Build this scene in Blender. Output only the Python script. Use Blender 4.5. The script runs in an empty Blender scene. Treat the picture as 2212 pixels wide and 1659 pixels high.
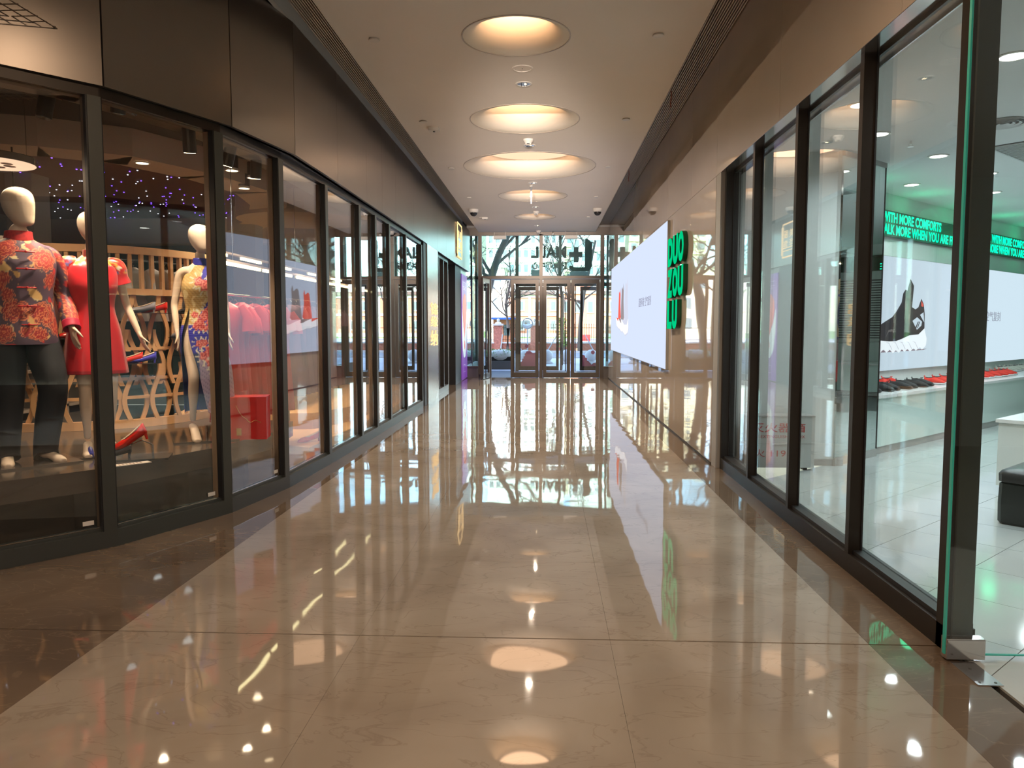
import bpy, bmesh, math, random
from mathutils import Vector, Matrix
random.seed(7)
PI = math.pi
S = bpy.context.scene
C = S.collection
# ------------------------------------------------------------ camera
cam = bpy.data.cameras.new('camera'); co = bpy.data.objects.new('camera', cam); C.objects.link(co)
cam.sensor_width = 36.0; cam.lens = 1650.0 / 2212.0 * 36.0; cam.clip_start = .05; cam.clip_end = 2000
yaw, pit = math.radians(2.5606), math.radians(4.3151)
co.location = (0, 0, 1.5); co.rotation_euler = (PI / 2 - pit, 0, yaw)
S.camera = co
# ------------------------------------------------------------ world, sun, exposure
W = bpy.data.worlds.new('sky'); S.world = W; W.use_nodes = True
nt = W.node_tree; nt.nodes.clear()
sky = nt.nodes.new('ShaderNodeTexSky'); sky.sky_type = 'NISHITA'; sky.sun_disc = False
sky.sun_elevation = math.radians(42); sky.sun_rotation = math.radians(200)
bg = nt.nodes.new('ShaderNodeBackground'); bg.inputs[1].default_value = 1.1
wo = nt.nodes.new('ShaderNodeOutputWorld')
nt.links.new(sky.outputs[0], bg.inputs[0]); nt.links.new(bg.outputs[0], wo.inputs[0])
def light(kind, name, loc, energy, col, **k):
    l = bpy.data.lights.new(name, kind); l.energy = energy; l.color = col
    tgt = k.pop('target', None)
    for a, b in k.items(): setattr(l, a, b)
    o = bpy.data.objects.new(name, l); C.objects.link(o); o.location = loc
    if tgt is not None:
        o.rotation_euler = (Vector(tgt) - Vector(loc)).to_track_quat('-Z', 'Y').to_euler()
    return o
light('SUN', 'sun', (0, -20, 40), 12.0, (1, .95, .87), angle=math.radians(.6), target=(18, 40, -5))
S.view_settings.view_transform = 'Standard'; S.view_settings.look = 'None'
S.view_settings.exposure = 0.38; S.view_settings.gamma = 1.0; S.view_settings.use_curve_mapping = False
cy = S.cycles
cy.max_bounces = 9; cy.diffuse_bounces = 3; cy.glossy_bounces = 5; cy.transparent_max_bounces = 40
cy.transmission_bounces = 4; cy.sample_clamp_indirect = 4.0; cy.caustics_reflective = False; cy.caustics_refractive = False
cy.use_denoising = True
WARM = (1, .68, .42); COOL = (.86, .95, 1.0); NEUT = (1, .86, .7)
def spot(name, loc, e, col, size=2.4, target=None, rad=.05, blend=.6):
    t = target or (loc[0], loc[1], 0)
    return light('SPOT', name, loc, e, col, spot_size=size, spot_blend=blend, shadow_soft_size=rad, target=t)
# ------------------------------------------------------------ materials
MATS = {}
def pm(name, col, rough=.5, metal=0., **k):
    m = bpy.data.materials.new(name); m.use_nodes = True
    n = m.node_tree.nodes; l = m.node_tree.links; b = n['Principled BSDF']
    b.inputs['Base Color'].default_value = (*col, 1); b.inputs['Roughness'].default_value = rough
    b.inputs['Metallic'].default_value = metal
    if 'ior' in k: b.inputs['IOR'].default_value = k['ior']
    if 'coat' in k: b.inputs['Coat Weight'].default_value = k['coat']; b.inputs['Coat Roughness'].default_value = k.get('coat_rough', .05)
    if 'emit' in k: b.inputs['Emission Color'].default_value = (*k['emit'], 1); b.inputs['Emission Strength'].default_value = k.get('es', 1)
    if 'sheen' in k: b.inputs['Sheen Weight'].default_value = k['sheen']
    var = k.get('var', 0)
    tc = n.new('ShaderNodeTexCoord')
    src = tc.outputs['Object'] if not k.get('world') else n.new('ShaderNodeNewGeometry').outputs['Position']
    if var:
        mp = n.new('ShaderNodeMapping'); mp.inputs['Scale'].default_value = k.get('vscale', (1, 1, 1)); l.new(src, mp.inputs[0])
        t = n.new('ShaderNodeTexNoise'); t.inputs['Scale'].default_value = k.get('vs', 4); t.inputs['Detail'].default_value = k.get('vd', 6)
        l.new(mp.outputs[0], t.inputs['Vector'])
        r = n.new('ShaderNodeValToRGB'); r.color_ramp.elements[0].position = .3; r.color_ramp.elements[1].position = .7
        r.color_ramp.elements[0].color = (*[max(0, c * (1 - var)) for c in col], 1)
        r.color_ramp.elements[1].color = (*[min(1, c * (1 + var)) for c in col], 1)
        l.new(t.outputs[0], r.inputs[0]); l.new(r.outputs[0], b.inputs['Base Color'])
    if k.get('bump'):
        t = n.new('ShaderNodeTexNoise'); t.inputs['Scale'].default_value = k.get('bs', 20); t.inputs['Detail'].default_value = k.get('bd', 3)
        bp = n.new('ShaderNodeBump'); bp.inputs['Strength'].default_value = k['bump']; bp.inputs['Distance'].default_value = k.get('bdist', .01)
        l.new(src, t.inputs['Vector']); l.new(t.outputs[0], bp.inputs['Height']); l.new(bp.outputs[0], b.inputs['Normal'])
    MATS[name] = m
    return m
def em(name, col, s=1.):
    m = bpy.data.materials.new(name); m.use_nodes = True; n = m.node_tree.nodes; n.clear()
    e = n.new('ShaderNodeEmission'); o = n.new('ShaderNodeOutputMaterial')
    e.inputs[0].default_value = (*col, 1); e.inputs[1].default_value = s
    m.node_tree.links.new(e.outputs[0], o.inputs[0]); MATS[name] = m
    return m
def glassmat(name, tint=(.93, .97, .95), boost=1., f0=.045):
    # thin pane: clear body, mirror sheen by Schlick's law on each face
    m = bpy.data.materials.new(name); m.use_nodes = True; n = m.node_tree.nodes; l = m.node_tree.links; n.clear()
    g = n.new('ShaderNodeNewGeometry'); d = n.new('ShaderNodeVectorMath'); d.operation = 'DOT_PRODUCT'
    l.new(g.outputs['Incoming'], d.inputs[0]); l.new(g.outputs['Normal'], d.inputs[1])
    def mth(op, a, b=None):
        x = n.new('ShaderNodeMath'); x.operation = op
        for i, v in enumerate((a, b)):
            if v is None: continue
            if isinstance(v, (int, float)): x.inputs[i].default_value = v
            else: l.new(v, x.inputs[i])
        return x.outputs[0]
    c = mth('ABSOLUTE', d.outputs['Value']); p = mth('POWER', mth('SUBTRACT', 1., c), 5.)
    f = mth('ADD', mth('MULTIPLY', p, (1 - f0)), f0); f = mth('MINIMUM', mth('MULTIPLY', f, boost), 1.)
    t = n.new('ShaderNodeBsdfTransparent'); t.inputs[0].default_value = (*tint, 1)
    s = n.new('ShaderNodeBsdfGlossy'); s.inputs['Roughness'].default_value = 0.0; s.inputs[0].default_value = (1, 1, 1, 1)
    mx = n.new('ShaderNodeMixShader'); o = n.new('ShaderNodeOutputMaterial')
    l.new(f, mx.inputs[0]); l.new(t.outputs[0], mx.inputs[1]); l.new(s.outputs[0], mx.inputs[2]); l.new(mx.outputs[0], o.inputs[0])
    MATS[name] = m
    return m
def marble(name, c1, c2, vein, wavy=.02, rough=.03):
    m = bpy.data.materials.new(name); m.use_nodes = True; n = m.node_tree.nodes; l = m.node_tree.links; b = n['Principled BSDF']
    g = n.new('ShaderNodeNewGeometry')
    t = n.new('ShaderNodeTexNoise'); t.inputs['Scale'].default_value = 1.6; t.inputs['Detail'].default_value = 9; t.inputs['Distortion'].default_value = .6
    l.new(g.outputs['Position'], t.inputs['Vector'])
    r = n.new('ShaderNodeValToRGB'); r.color_ramp.elements[0].position = .34; r.color_ramp.elements[1].position = .68
    r.color_ramp.elements[0].color = (*c1, 1); r.color_ramp.elements[1].color = (*c2, 1); l.new(t.outputs[0], r.inputs[0])
    mp = n.new('ShaderNodeMapping'); mp.inputs['Scale'].default_value = (1, 2.2, 1); l.new(g.outputs['Position'], mp.inputs[0])
    v = n.new('ShaderNodeTexNoise'); v.inputs['Scale'].default_value = 2.4; v.inputs['Detail'].default_value = 8; v.inputs['Distortion'].default_value = 1.2
    l.new(mp.outputs[0], v.inputs['Vector'])
    vr = n.new('ShaderNodeValToRGB'); e = vr.color_ramp.elements
    e[0].position = .485; e[0].color = (0, 0, 0, 1); e[1].position = .515; e[1].color = (0, 0, 0, 1)
    x = vr.color_ramp.elements.new(.5); x.color = (1, 1, 1, 1)
    l.new(v.outputs[0], vr.inputs[0])
    mx = n.new('ShaderNodeMixRGB'); mx.inputs[2].default_value = (*vein, 1)
    sc = n.new('ShaderNodeMath'); sc.operation = 'MULTIPLY'; sc.inputs[1].default_value = .38
    l.new(vr.outputs[0], sc.inputs[0]); l.new(sc.outputs[0], mx.inputs[0]); l.new(r.outputs[0], mx.inputs[1]); l.new(mx.outputs[0], b.inputs['Base Color'])
    b.inputs['Roughness'].default_value = rough; b.inputs['IOR'].default_value = 1.62
    w = n.new('ShaderNodeTexNoise'); w.inputs['Scale'].default_value = 1.9; w.inputs['Detail'].default_value = 1
    l.new(g.outputs['Position'], w.inputs['Vector'])
    bp = n.new('ShaderNodeBump'); bp.inputs['Strength'].default_value = 1.; bp.inputs['Distance'].default_value = wavy
    l.new(w.outputs[0], bp.inputs['Height']); l.new(bp.outputs[0], b.inputs['Normal'])
    MATS[name] = m
    return m
def vcol(name, rough=.5, **k):
    m = pm(name, (.5, .5, .5), rough, **k); n = m.node_tree.nodes
    a = n.new('ShaderNodeVertexColor'); a.layer_name = 'Col'
    m.node_tree.links.new(a.outputs[0], n['Principled BSDF'].inputs['Base Color'])
    return m
marble('floor_stone', (.30, .25, .20), (.385, .33, .27), (.20, .15, .11), .0022)
marble('floor_border_stone', (.13, .095, .068), (.19, .14, .10), (.28, .2, .13), .0018)
pm('ceiling_paint', (.80, .74, .67), .75, var=.03, vs=.6)
pm('dome_paint', (.80, .73, .62), .7)
pm('frame_dark', (.030, .024, .020), .38, .6, var=.12, vs=3)
pm('frame_grey', (.060, .064, .058), .42, .3)
pm('frame_warm_lit', (.30, .21, .14), .45)  # inner mullion colour lightened: warm shop light put into the brown
pm('frame_black', (.008, .008, .009), .5)
pm('fascia_brown', (.24, .21, .185), .30, .85, var=.06, vs=.8)
pm('steel_brushed', (.50, .46, .43), .26, .9, var=.05, vs=2, vscale=(1, 1, .05))
pm('steel_door', (.125, .105, .09), .35, .6)
pm('strip_grey', (.42, .42, .41), .5)
pm('louvre_metal', (.50, .43, .36), .4, .2)
pm('black_void', (.01, .009, .008), .8)
pm('wall_stone', (.50, .43, .36), .02, ior=1.75, bump=1., bs=.9, bd=1, bdist=.0022, world=1, var=.05, vs=.8)
pm('soffit_steel', (.62, .60, .60), .12, .9)
pm('mirror_silver', (.86, .93, .91), .01, 1.)
pm('joint_dark', (.03, .022, .016), .6)
glassmat('glass_clear', (.95, .985, .97), 1.25)
glassmat('glass_left', (.95, .96, .955), 1.7)
glassmat('glass_teal', (.80, .94, .93), 1.)
glassmat('glass_far', (.95, .985, .98), 1.)
pm('glass_edge', (.05, .42, .34), .2, emit=(.0, .25, .18), es=.12)
pm('white_plastic', (.72, .68, .62), .45)
pm('dark_plastic', (.02, .02, .022), .3)
pm('chrome', (.75, .74, .72), .12, 1.)
em('lamp_peach', (1, .62, .40), 1.05)
em('lamp_white', (1, .97, .93), 6.)
em('lamp_warm', (1, .75, .45), 8.)
em('lamp_yellow', (1, .86, .45), 6.)
em('screen_glow', (.70, .79, 1.0), .79)
em('screen_store', (.74, .86, 1.0), .82)
em('text_green', (.0, 1., .50), 1.5)
em('fill_panel_glow', (1, .76, .55), .8)
em('text_gold', (1, .66, .30), 1.25)
em('green_face', (.0, .58, .22), .85)
pm('green_side', (.0, .06, .02), .4)
pm('mannequin_skin', (.78, .62, .47), .42, coat=.15)
pm('trouser_black', (.018, .019, .023), .8)
vcol('jacket_cloth', .6); vcol('red_cloth', .33, sheen=.2); vcol('blue_cloth', .38)
pm('red_trim', (.62, .02, .025), .5)
pm('navy', (.03, .04, .35), .3)
pm('base_metal', (.42, .38, .35), .18, .8)
pm('podium_top', (.075, .062, .052), .12, ior=1.6, var=.1, vs=3)
pm('podium_dark', (.03, .032, .03), .25)
pm('beech', (.62, .36, .17), .42, var=.12, vs=5, vscale=(1, 1, .2))
pm('orange_wood', (.80, .45, .19), .35, var=.08, vs=4, vscale=(1, .1, 1))
pm('shelf_glass_dark', (.03, .03, .035), .1)
pm('pump_red', (.75, .03, .02), .2, coat=.5); pm('pump_blue', (.05, .05, .5), .25, coat=.5)
pm('pump_black', (.02, .02, .025), .25, coat=.5); pm('pump_green', (.12, .2, .08), .4); pm('pump_silver', (.45, .45, .5), .3, .5)
pm('shoe_lining', (.62, .47, .33), .6)
pm('box_red', (.55, .02, .02), .3); pm('gold_print', (.7, .5, .2), .35, .6)
pm('gown_red', (.52, .02, .02), .5, bump=.5, bs=9); pm('gown_dark', (.06, .02, .03), .6); pm('gown_grey', (.42, .40, .38), .7)
pm('shop_ceiling_dark', (.012, .010, .010), .8); pm('shop_beige', (.55, .44, .35), .7); pm('shop_purple', (.13, .055, .06), .5)
pm('shop_wall', (.24, .225, .21), .6); pm('shop_wall_teal', (.06, .08, .08), .6)
em('star_blue', (.16, .06, 1), 5.); em('star_white', (.85, .85, 1), 3)
pm('wire_mesh', (.16, .12, .09), .5, .5)
pm('store_floor', (.50, .53, .52), .09, ior=1.5, var=.04, vs=1.5); pm('store_joint', (.12, .12, .12), .5)
pm('store_wall', (.70, .74, .72), .25); pm('store_ceiling', (.72, .73, .73), .8); pm('counter_glass', (.70, .82, .77), .08)
pm('counter_top', (.80, .80, .79), .2); pm('kick', (.40, .39, .37), .3)
pm('led_board', (.012, .06, .035), .4)
pm('sneaker_black', (.022, .022, .024), .75, bump=.3, bs=150); pm('sneaker_red', (.78, .035, .02), .7, bump=.3, bs=150)
pm('sneaker_beige', (.60, .57, .50), .8, bump=.3, bs=150); pm('sole_white', (.78, .78, .8), .5); pm('sole_black', (.015, .015, .016), .5)
pm('pouf_green', (.006, .012, .010), .45, coat=.2); pm('pouf_top', (.03, .03, .03), .35)
pm('vent_grey', (.55, .56, .56), .5); pm('vent_shadow', (.10, .10, .10), .7)
em('art_black', (.045, .045, .05), 1.); em('art_grey', (.15, .14, .14), 1.); em('art_white', (.93, .97, 1.05), 1.); em('art_red', (.75, .12, .09), 1.)
em('art_brown', (.28, .24, .25), 1.); em('art_text', (.22, .22, .3), 1.); em('art_mid', (.55, .57, .68), 1.); em('art_shadow', (.24, .18, .22), 1.)
pm('poster_purple', (.17, .045, .35), .3, emit=(.17, .045, .36), es=.45); pm('poster_red', (.65, .07, .07), .3, emit=(.6, .07, .07), es=.4)
pm('poster_white', (.7, .85, .88), .3, emit=(.6, .75, .8), es=.4); pm('poster_line', (.6, .5, .8), .4, emit=(.5, .4, .7), es=.3)
pm('paper', (.8, .72, .62), .6); pm('ink', (.25, .12, .08), .6); pm('red_ink', (.42, .05, .05), .5); pm('box_grey', (.50, .52, .50), .35)
# outside
pm('paving', (.50, .50, .54), .7, var=.12, vs=.4, world=1); pm('asphalt', (.22, .23, .26), .8, var=.1, vs=.5, world=1)
pm('brick', (.40, .14, .10), .8, var=.3, vs=9); pm('cap_stone', (.55, .52, .48), .7); pm('iron', (.02, .02, .022), .4, .5)
pm('brick_orange', (.55, .20, .12), .8, var=.12, vs=2); pm('stone_white', (.72, .70, .66), .7)
pm('tower_white', (.80, .80, .78), .8); pm('tower_window', (.13, .18, .2), .15, ior=1.5); pm('tower_yellow', (.70, .60, .42), .8); pm('roof_dark', (.12, .07, .06), .7)
pm('bark', (.16, .125, .10), .9, bump=.6, bs=14); pm('leaf_green', (.16, .30, .05), .6); pm('lawn_green', (.22, .40, .09), .9, var=.2, vs=3)
pm('granite', (.60, .58, .58), .6, var=.15, vs=40); pm('blue_roof', (.04, .13, .6), .4); pm('planter_black', (.012, .012, .013), .5)
pm('decal_pink', (.85, .22, .30), .5); pm('facade_grey', (.22, .22, .22), .6); pm('ledge', (.13, .12, .115), .5); pm('pole_grey', (.35, .38, .42), .4, .5)
pm('mall_letters', (.035, .045, .042), .5); pm('lobby_floor', (.05, .055, .07), .6)
# ------------------------------------------------------------ mesh tools
class MB:
    def __init__(s): s.v = []; s.f = []; s.mi = []; s.ms = []; s.sm = False
    def _m(s, m):
        if m is None: return 0
        if m not in s.ms: s.ms.append(m)
        return s.ms.index(m)
    def add(s, vs, fs, m=None):
        b = len(s.v); s.v += [tuple(x) for x in vs]; k = s._m(m)
        for f in fs: s.f.append([b + i for i in f]); s.mi.append(k)
        return s
    def box(s, x0, x1, y0, y1, z0, z1, m=None):
        vs = [(x, y, z) for z in (z0, z1) for x, y in ((x0, y0), (x1, y0), (x1, y1), (x0, y1))]
        return s.add(vs, [(3, 2, 1, 0), (4, 5, 6, 7), (0, 1, 5, 4), (1, 2, 6, 5), (2, 3, 7, 6), (3, 0, 4, 7)], m)
    def seg(s, A, B, t0, t1, o0, o1, z0, z1, m=None):
        # box along the plan segment A-B (t metres from A; t1<0 counts back from B), o = offset to its left
        L = math.hypot(B[0] - A[0], B[1] - A[1]); d = ((B[0] - A[0]) / L, (B[1] - A[1]) / L); n = (-d[1], d[0])
        if t1 is None: t1 = L
        elif t1 < 0: t1 = L + t1
        if t0 < 0: t0 = L + t0
        P = lambda t, o: (A[0] + d[0] * t + n[0] * o, A[1] + d[1] * t + n[1] * o)
        q = [P(t0, o0), P(t1, o0), P(t1, o1), P(t0, o1)]
        vs = [(x, y, z) for z in (z0, z1) for x, y in q]
        return s.add(vs, [(3, 2, 1, 0), (4, 5, 6, 7), (0, 1, 5, 4), (1, 2, 6, 5), (2, 3, 7, 6), (3, 0, 4, 7)], m)
    def prism(s, poly, z0, z1, m=None):
        n = len(poly); vs = [(x, y, z0) for x, y in poly] + [(x, y, z1) for x, y in poly]
        fs = [list(range(n))[::-1], list(range(n, 2 * n))] + [(i, (i + 1) % n, n + (i + 1) % n, n + i) for i in range(n)]
        return s.add(vs, fs, m)
    def face3(s, pts, thick, nrm, m=None):
        # flat polygon given by 3-D points, with a small thickness along nrm
        n = len(pts); N = Vector(nrm).normalized() * thick
        vs = [Vector(p) for p in pts] + [Vector(p) + N for p in pts]
        fs = [list(range(n))[::-1], list(range(n, 2 * n))] + [(i, (i + 1) % n, n + (i + 1) % n, n + i) for i in range(n)]
        return s.add(vs, fs, m)
    def rings(s, rs, m=None, cap=True, closed=True):
        n = len(rs[0]); vs = [p for r in rs for p in r]; fs = []
        for i in range(len(rs) - 1):
            for j in range(n if closed else n - 1):
                a = i * n + j; b = i * n + (j + 1) % n
                fs.append((a, b, b + n, a + n))
        if cap and closed: fs += [list(range(n))[::-1], [(len(rs) - 1) * n + j for j in range(n)]]
        return s.add(vs, fs, m)
    def tube(s, pts, r, n=8, m=None, cap=True, ry=None, up=(0, 0, 1)):
        pts = [Vector(p) for p in pts]; k = len(pts)
        R = r if isinstance(r, (list, tuple)) else [r] * k
        RY = R if ry is None else (ry if isinstance(ry, (list, tuple)) else [ry] * k)
        rs = []; U = Vector(up)
        for i, p in enumerate(pts):
            d = (pts[min(i + 1, k - 1)] - pts[max(i - 1, 0)]).normalized()
            a = d.cross(U)
            if a.length < 1e-3: a = d.cross(Vector((1, 0, 0)) if abs(d.x) < .9 else Vector((0, 1, 0)))
            a.normalize(); b = a.cross(d).normalized()
            rs.append([p + a * (R[i] * math.cos(2 * PI * j / n)) + b * (RY[i] * math.sin(2 * PI * j / n)) for j in range(n)])
        return s.rings(rs, m, cap)
    def lathe(s, prof, c=(0, 0, 0), n=24, m=None, cap=True):
        rs = [[(c[0] + r * math.cos(2 * PI * j / n), c[1] + r * math.sin(2 * PI * j / n), c[2] + z) for j in range(n)] for r, z in prof]
        return s.rings(rs, m, cap)
    def ball(s, c, r, n=16, k=10, m=None, sx=1, sy=1, sz=1):
        rs = []
        for i in range(1, k):
            t = PI * i / k
            rs.append([(c[0] + sx * r * math.sin(t) * math.cos(2 * PI * j / n), c[1] + sy * r * math.sin(t) * math.sin(2 * PI * j / n), c[2] - sz * r * math.cos(t)) for j in range(n)])
        return s.rings(rs, m)
    def mesh(s, name, m):
        me = bpy.data.meshes.new(name); me.from_pydata(s.v, [], s.f)
        ms = [x for x in s.ms if x is not None] if any(x is not None for x in s.ms) else []
        if ms:
            for x in s.ms: me.materials.append(MATS[x or m])
            me.polygons.foreach_set('material_index', s.mi)
        else: me.materials.append(MATS[m])
        if s.sm:
            me.polygons.foreach_set('use_smooth', [True] * len(me.polygons))
            me.set_sharp_from_angle(angle=math.radians(38))
        me.update()
        return me
    def build(s, name, m='white_plastic', parent=None, smooth=False, loc=None, fix=True):
        if smooth: s.sm = True
        me = s.mesh(name, m)
        if fix:
            bm = bmesh.new(); bm.from_mesh(me); bmesh.ops.recalc_face_normals(bm, faces=bm.faces); bm.to_mesh(me); bm.free()
        o = bpy.data.objects.new(name, me); C.objects.link(o)
        if parent is not None: o.parent = parent
        if loc is not None: o.location = loc
        return o
def tag(o, label=None, cat=None, group=None, kind=None):
    if label: o['label'] = label
    if cat: o['category'] = cat
    if group: o['group'] = group
    if kind: o['kind'] = kind
    return o
def thing(name, label, cat, loc=(0, 0, 0), rz=0., group=None):
    o = bpy.data.objects.new(name, None); C.objects.link(o); o.location = loc; o.rotation_euler = (0, 0, rz); o.empty_display_size = .1
    return tag(o, label, cat, group)
def struct(name, label=None):
    o = bpy.data.objects.new(name, None); C.objects.link(o); o['kind'] = 'structure'; o.empty_display_size = .1
    if label: o['label'] = label
    return o
def dup(root, loc=None, rz=None, label=None, group=None):
    r = root.copy(); C.objects.link(r)
    if loc is not None: r.location = loc
    if rz is not None: r.rotation_euler = (0, 0, rz)
    if label: r['label'] = label
    if group: r['group'] = group
    for ch in list(root.children):
        c = ch.copy(); C.objects.link(c); c.parent = r
        for g in list(ch.children):
            d = g.copy(); C.objects.link(d); d.parent = c
    return r
def share(src, loc, parent=None, rz=0.):
    o = src.copy(); C.objects.link(o); o.location = loc; o.parent = parent
    if rz: o.rotation_euler = (0, 0, rz)
    return o
def text(s, name, m, org, xd, ud, w, h, depth=.004, parent=None, bold=0., mirror=False):
    cu = bpy.data.curves.new(name, 'FONT'); cu.body = s; cu.size = 1; cu.extrude = .5; cu.offset = bold; cu.resolution_u = 3
    t = bpy.data.objects.new('tmp', cu); C.objects.link(t)
    dg = bpy.context.evaluated_depsgraph_get(); me = bpy.data.meshes.new_from_object(t.evaluated_get(dg))
    bpy.data.objects.remove(t); bpy.data.curves.remove(cu)
    if not me.vertices: return None
    xs = [v.co.x for v in me.vertices]; ys = [v.co.y for v in me.vertices]
    x0, x1, y0, y1 = min(xs), max(xs), min(ys), max(ys)
    X = Vector(xd).normalized(); U = Vector(ud).normalized(); N = X.cross(U).normalized(); O = Vector(org)
    for v in me.vertices:
        a = (v.co.x - x0) / max(1e-6, x1 - x0) * w; b = (v.co.y - y0) / max(1e-6, y1 - y0) * h
        v.co = O + X * a + U * b + N * ((v.co.z + .5) * depth)
    me.materials.clear(); me.materials.append(MATS[m]); me.name = name; me.update()
    o = bpy.data.objects.new(name, me); C.objects.link(o)
    if parent is not None: o.parent = parent
    return o
# ============================================================ THE CORRIDOR SHELL
XL, XR, YF = -2.3, 1.8, 22.3
SLOT = 0
def clip(poly, a, b, c):      # keep a*x+b*y<=c
    out = []
    for i in range(len(poly)):
        p, q = poly[i], poly[(i + 1) % len(poly)]
        dp, dq = a * p[0] + b * p[1] - c, a * q[0] + b * q[1] - c
        if dp <= 0: out.append(p)
        if dp * dq < 0:
            t = dp / (dp - dq); out.append((p[0] + (q[0] - p[0]) * t, p[1] + (q[1] - p[1]) * t))
    return out
fl = struct('floor', 'polished beige stone floor of the corridor with darker border bands')
MB().box(-6, 1.86, -8, 22.35, -.12, -.022).build('screed', 'joint_dark', fl)
cols = [(-6, -2.11, 1), (-2.11, -.9, 0), (-.9, .31, 0), (.31, 1.53, 0), (1.53, 1.86, 1)]
ys = [3.58 + 1.2 * k for k in range(-9, 16)] + [22.35]
ys = [-8] + ys
cache = {}
for j in range(len(ys) - 1):
    for (a, b, k) in cols:
        g0 = .005 if abs(ys[j] - 3.58) < .01 else .0006; g1 = .005 if abs(ys[j + 1] - 3.58) < .01 else .0006
        L = ys[j + 1] - ys[j]; key = (a, round(L, 3), g0, g1)
        if key not in cache:
            cache[key] = MB().box(a + .0005, b - .0005, g0, L - g1, -.02, 0).mesh('slab', 'floor_border_stone' if k else 'floor_stone')
        o = bpy.data.objects.new('slab', cache[key]); C.objects.link(o); o.parent = fl; o.location = (0, ys[j], 0)
# ---- ceiling with five round coves
ce = struct('ceiling', 'matt beige corridor ceiling with round light coves')
domes = [(7.36, .50, .27, .36), (10.23, .71, .40, .37), (13.17, 1.11, .76, .27), (16.1, .71, .42, .36), (19.12, .51, .28, .3)]
CX = -.29; cx0, cx1 = -1.95, 1.40; zc = 4.2
mb = MB(); N = 48; cur = -8.
for (cyy, R, r, dd) in domes:
    y0, y1 = cyy - R - .08, cyy + R + .08
    mb.box(cx0, cx1, cur, y0, zc, zc + .12)
    outer = []; inner = []
    for j in range(N):
        t = 2 * PI * j / N; dx, dy = math.cos(t), math.sin(t)
        sx = ((cx1 - CX) if dx > 0 else (CX - cx0)) / max(1e-6, abs(dx)); sy = (R + .08) / max(1e-6, abs(dy)); s_ = min(sx, sy)
        outer.append((CX + dx * s_, cyy + dy * s_, zc)); inner.append((CX + dx * R, cyy + dy * R, zc))
    for X_ in (cx0, cx1):
        for Y_ in (y0, y1):
            k = min(range(N), key=lambda i: (outer[i][0] - X_) ** 2 + (outer[i][1] - Y_) ** 2); outer[k] = (X_, Y_, zc)
    rr = [outer, inner]; mb.rings(rr, cap=False)
    cur = y1
mb.box(cx0, cx1, cur, 22.25, zc, zc + .12)
mb.build('ceiling_board', 'ceiling_paint', ce)
MB().box(cx0, cx0 + .012, -8, 22.25, zc - .001, zc + .16).box(cx1 - .012, cx1, -8, 22.25, zc - .001, zc + .16).build('edge_bead', 'ceiling_paint', ce)
MB().box(-6.2, 2.1, -8, 22.35, 4.62, 4.7).build('soffit_void', 'black_void', ce)
lbl = ['narrow round ceiling cove nearest the camera, lit peach from within', 'second round ceiling cove from the camera, amber glow at its near rim',
       'widest round ceiling cove in the corridor, its peach lamp disc showing', 'pale round ceiling cove behind the widest one, hanging rod in front', 'smallest faint round cove nearest the glass entrance']
for k, (cyy, R, r, dd) in enumerate(domes):
    t = thing('ceiling_cove', lbl[k], 'ceiling light', (CX, cyy, zc), group='round coves in the corridor ceiling')
    pr = [(R, -.001)] + [(R - (R - r) * math.sin(a), dd * (1 - math.cos(a))) for a in [PI / 2 * i / 14 for i in range(15)]]
    MB().lathe(pr, n=N, cap=False).build('bowl', 'dome_paint', t, smooth=True, fix=False)
    MB().lathe([(R + .012, 0), (R + .012, -.006), (R, -.006), (R, .0)], n=N, cap=False).build('rim', 'louvre_metal', t)
    MB().lathe([(.01, dd + .004), (r + .015, dd + .004), (r + .015, dd + .01), (.01, dd + .01)], n=N).build('lamp_disc', 'lamp_peach', t)
    MB().lathe([(R + .02, .05), (R + .02, dd + .06), (.01, dd + .06)], n=N, cap=False).build('housing', 'dome_paint', t)
    light('AREA', 'cove_light', (CX, cyy, zc + dd - .01), [5, 7, 10, 6, 3][k], (1, .60, .34), shape='DISK', size=2 * r * .9, target=(CX, cyy, 0))
# ---- side slots: fine longitudinal louvres above the ceiling edge
for side, (a, b) in (('left', (XL - .02, -1.93)), ('right', (1.38, XR))):
    t = struct('trim_' + ('1' if side == 'left' else '2'), 'fine slatted air grille running along the %s edge of the corridor ceiling' % side)
    g = MB(); x = a + .012
    while x < b - .01:
        g.box(x - .0055, x + .0055, -8, 22.2, 4.40, 4.43); x += .0245
    o = g.build('louvre', 'louvre_metal', t); o['kind'] = 'stuff'
    c = MB()
    for y in [0, 2.4, 4.8, 7.2, 9.6, 12, 14.4, 16.8, 19.2, 21.6]: c.box(a, b, y, y + .02, 4.425, 4.45)
    c.build('cross_bar', 'frame_black', t)
    MB().box(a - .05, b + .05, -8, 22.2, 4.5, 4.52).build('backing', 'black_void', t)
t = struct('trim_3', 'pale grey strip between the dark left fascia and the grille')
MB().box(-2.36, -2.315, -8, 22.3, 4.25, 4.46).build('strip', 'strip_grey', t)
MB().box(-6, -2.36, -8, 6.9, 4.4, 4.46).build('strip_soffit', 'ceiling_paint', t)
# ---- far end beam
t = struct('trim_4', 'brown beam over the glass entrance')
MB().box(-2.5, 2.0, 22.22, 22.45, 4.14, 4.7).build('beam', 'steel_door', t)
MB().box(-2.5, 2.0, 22.215, 22.225, 4.34, 4.38).build('beam_lip', 'strip_grey', t)
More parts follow.
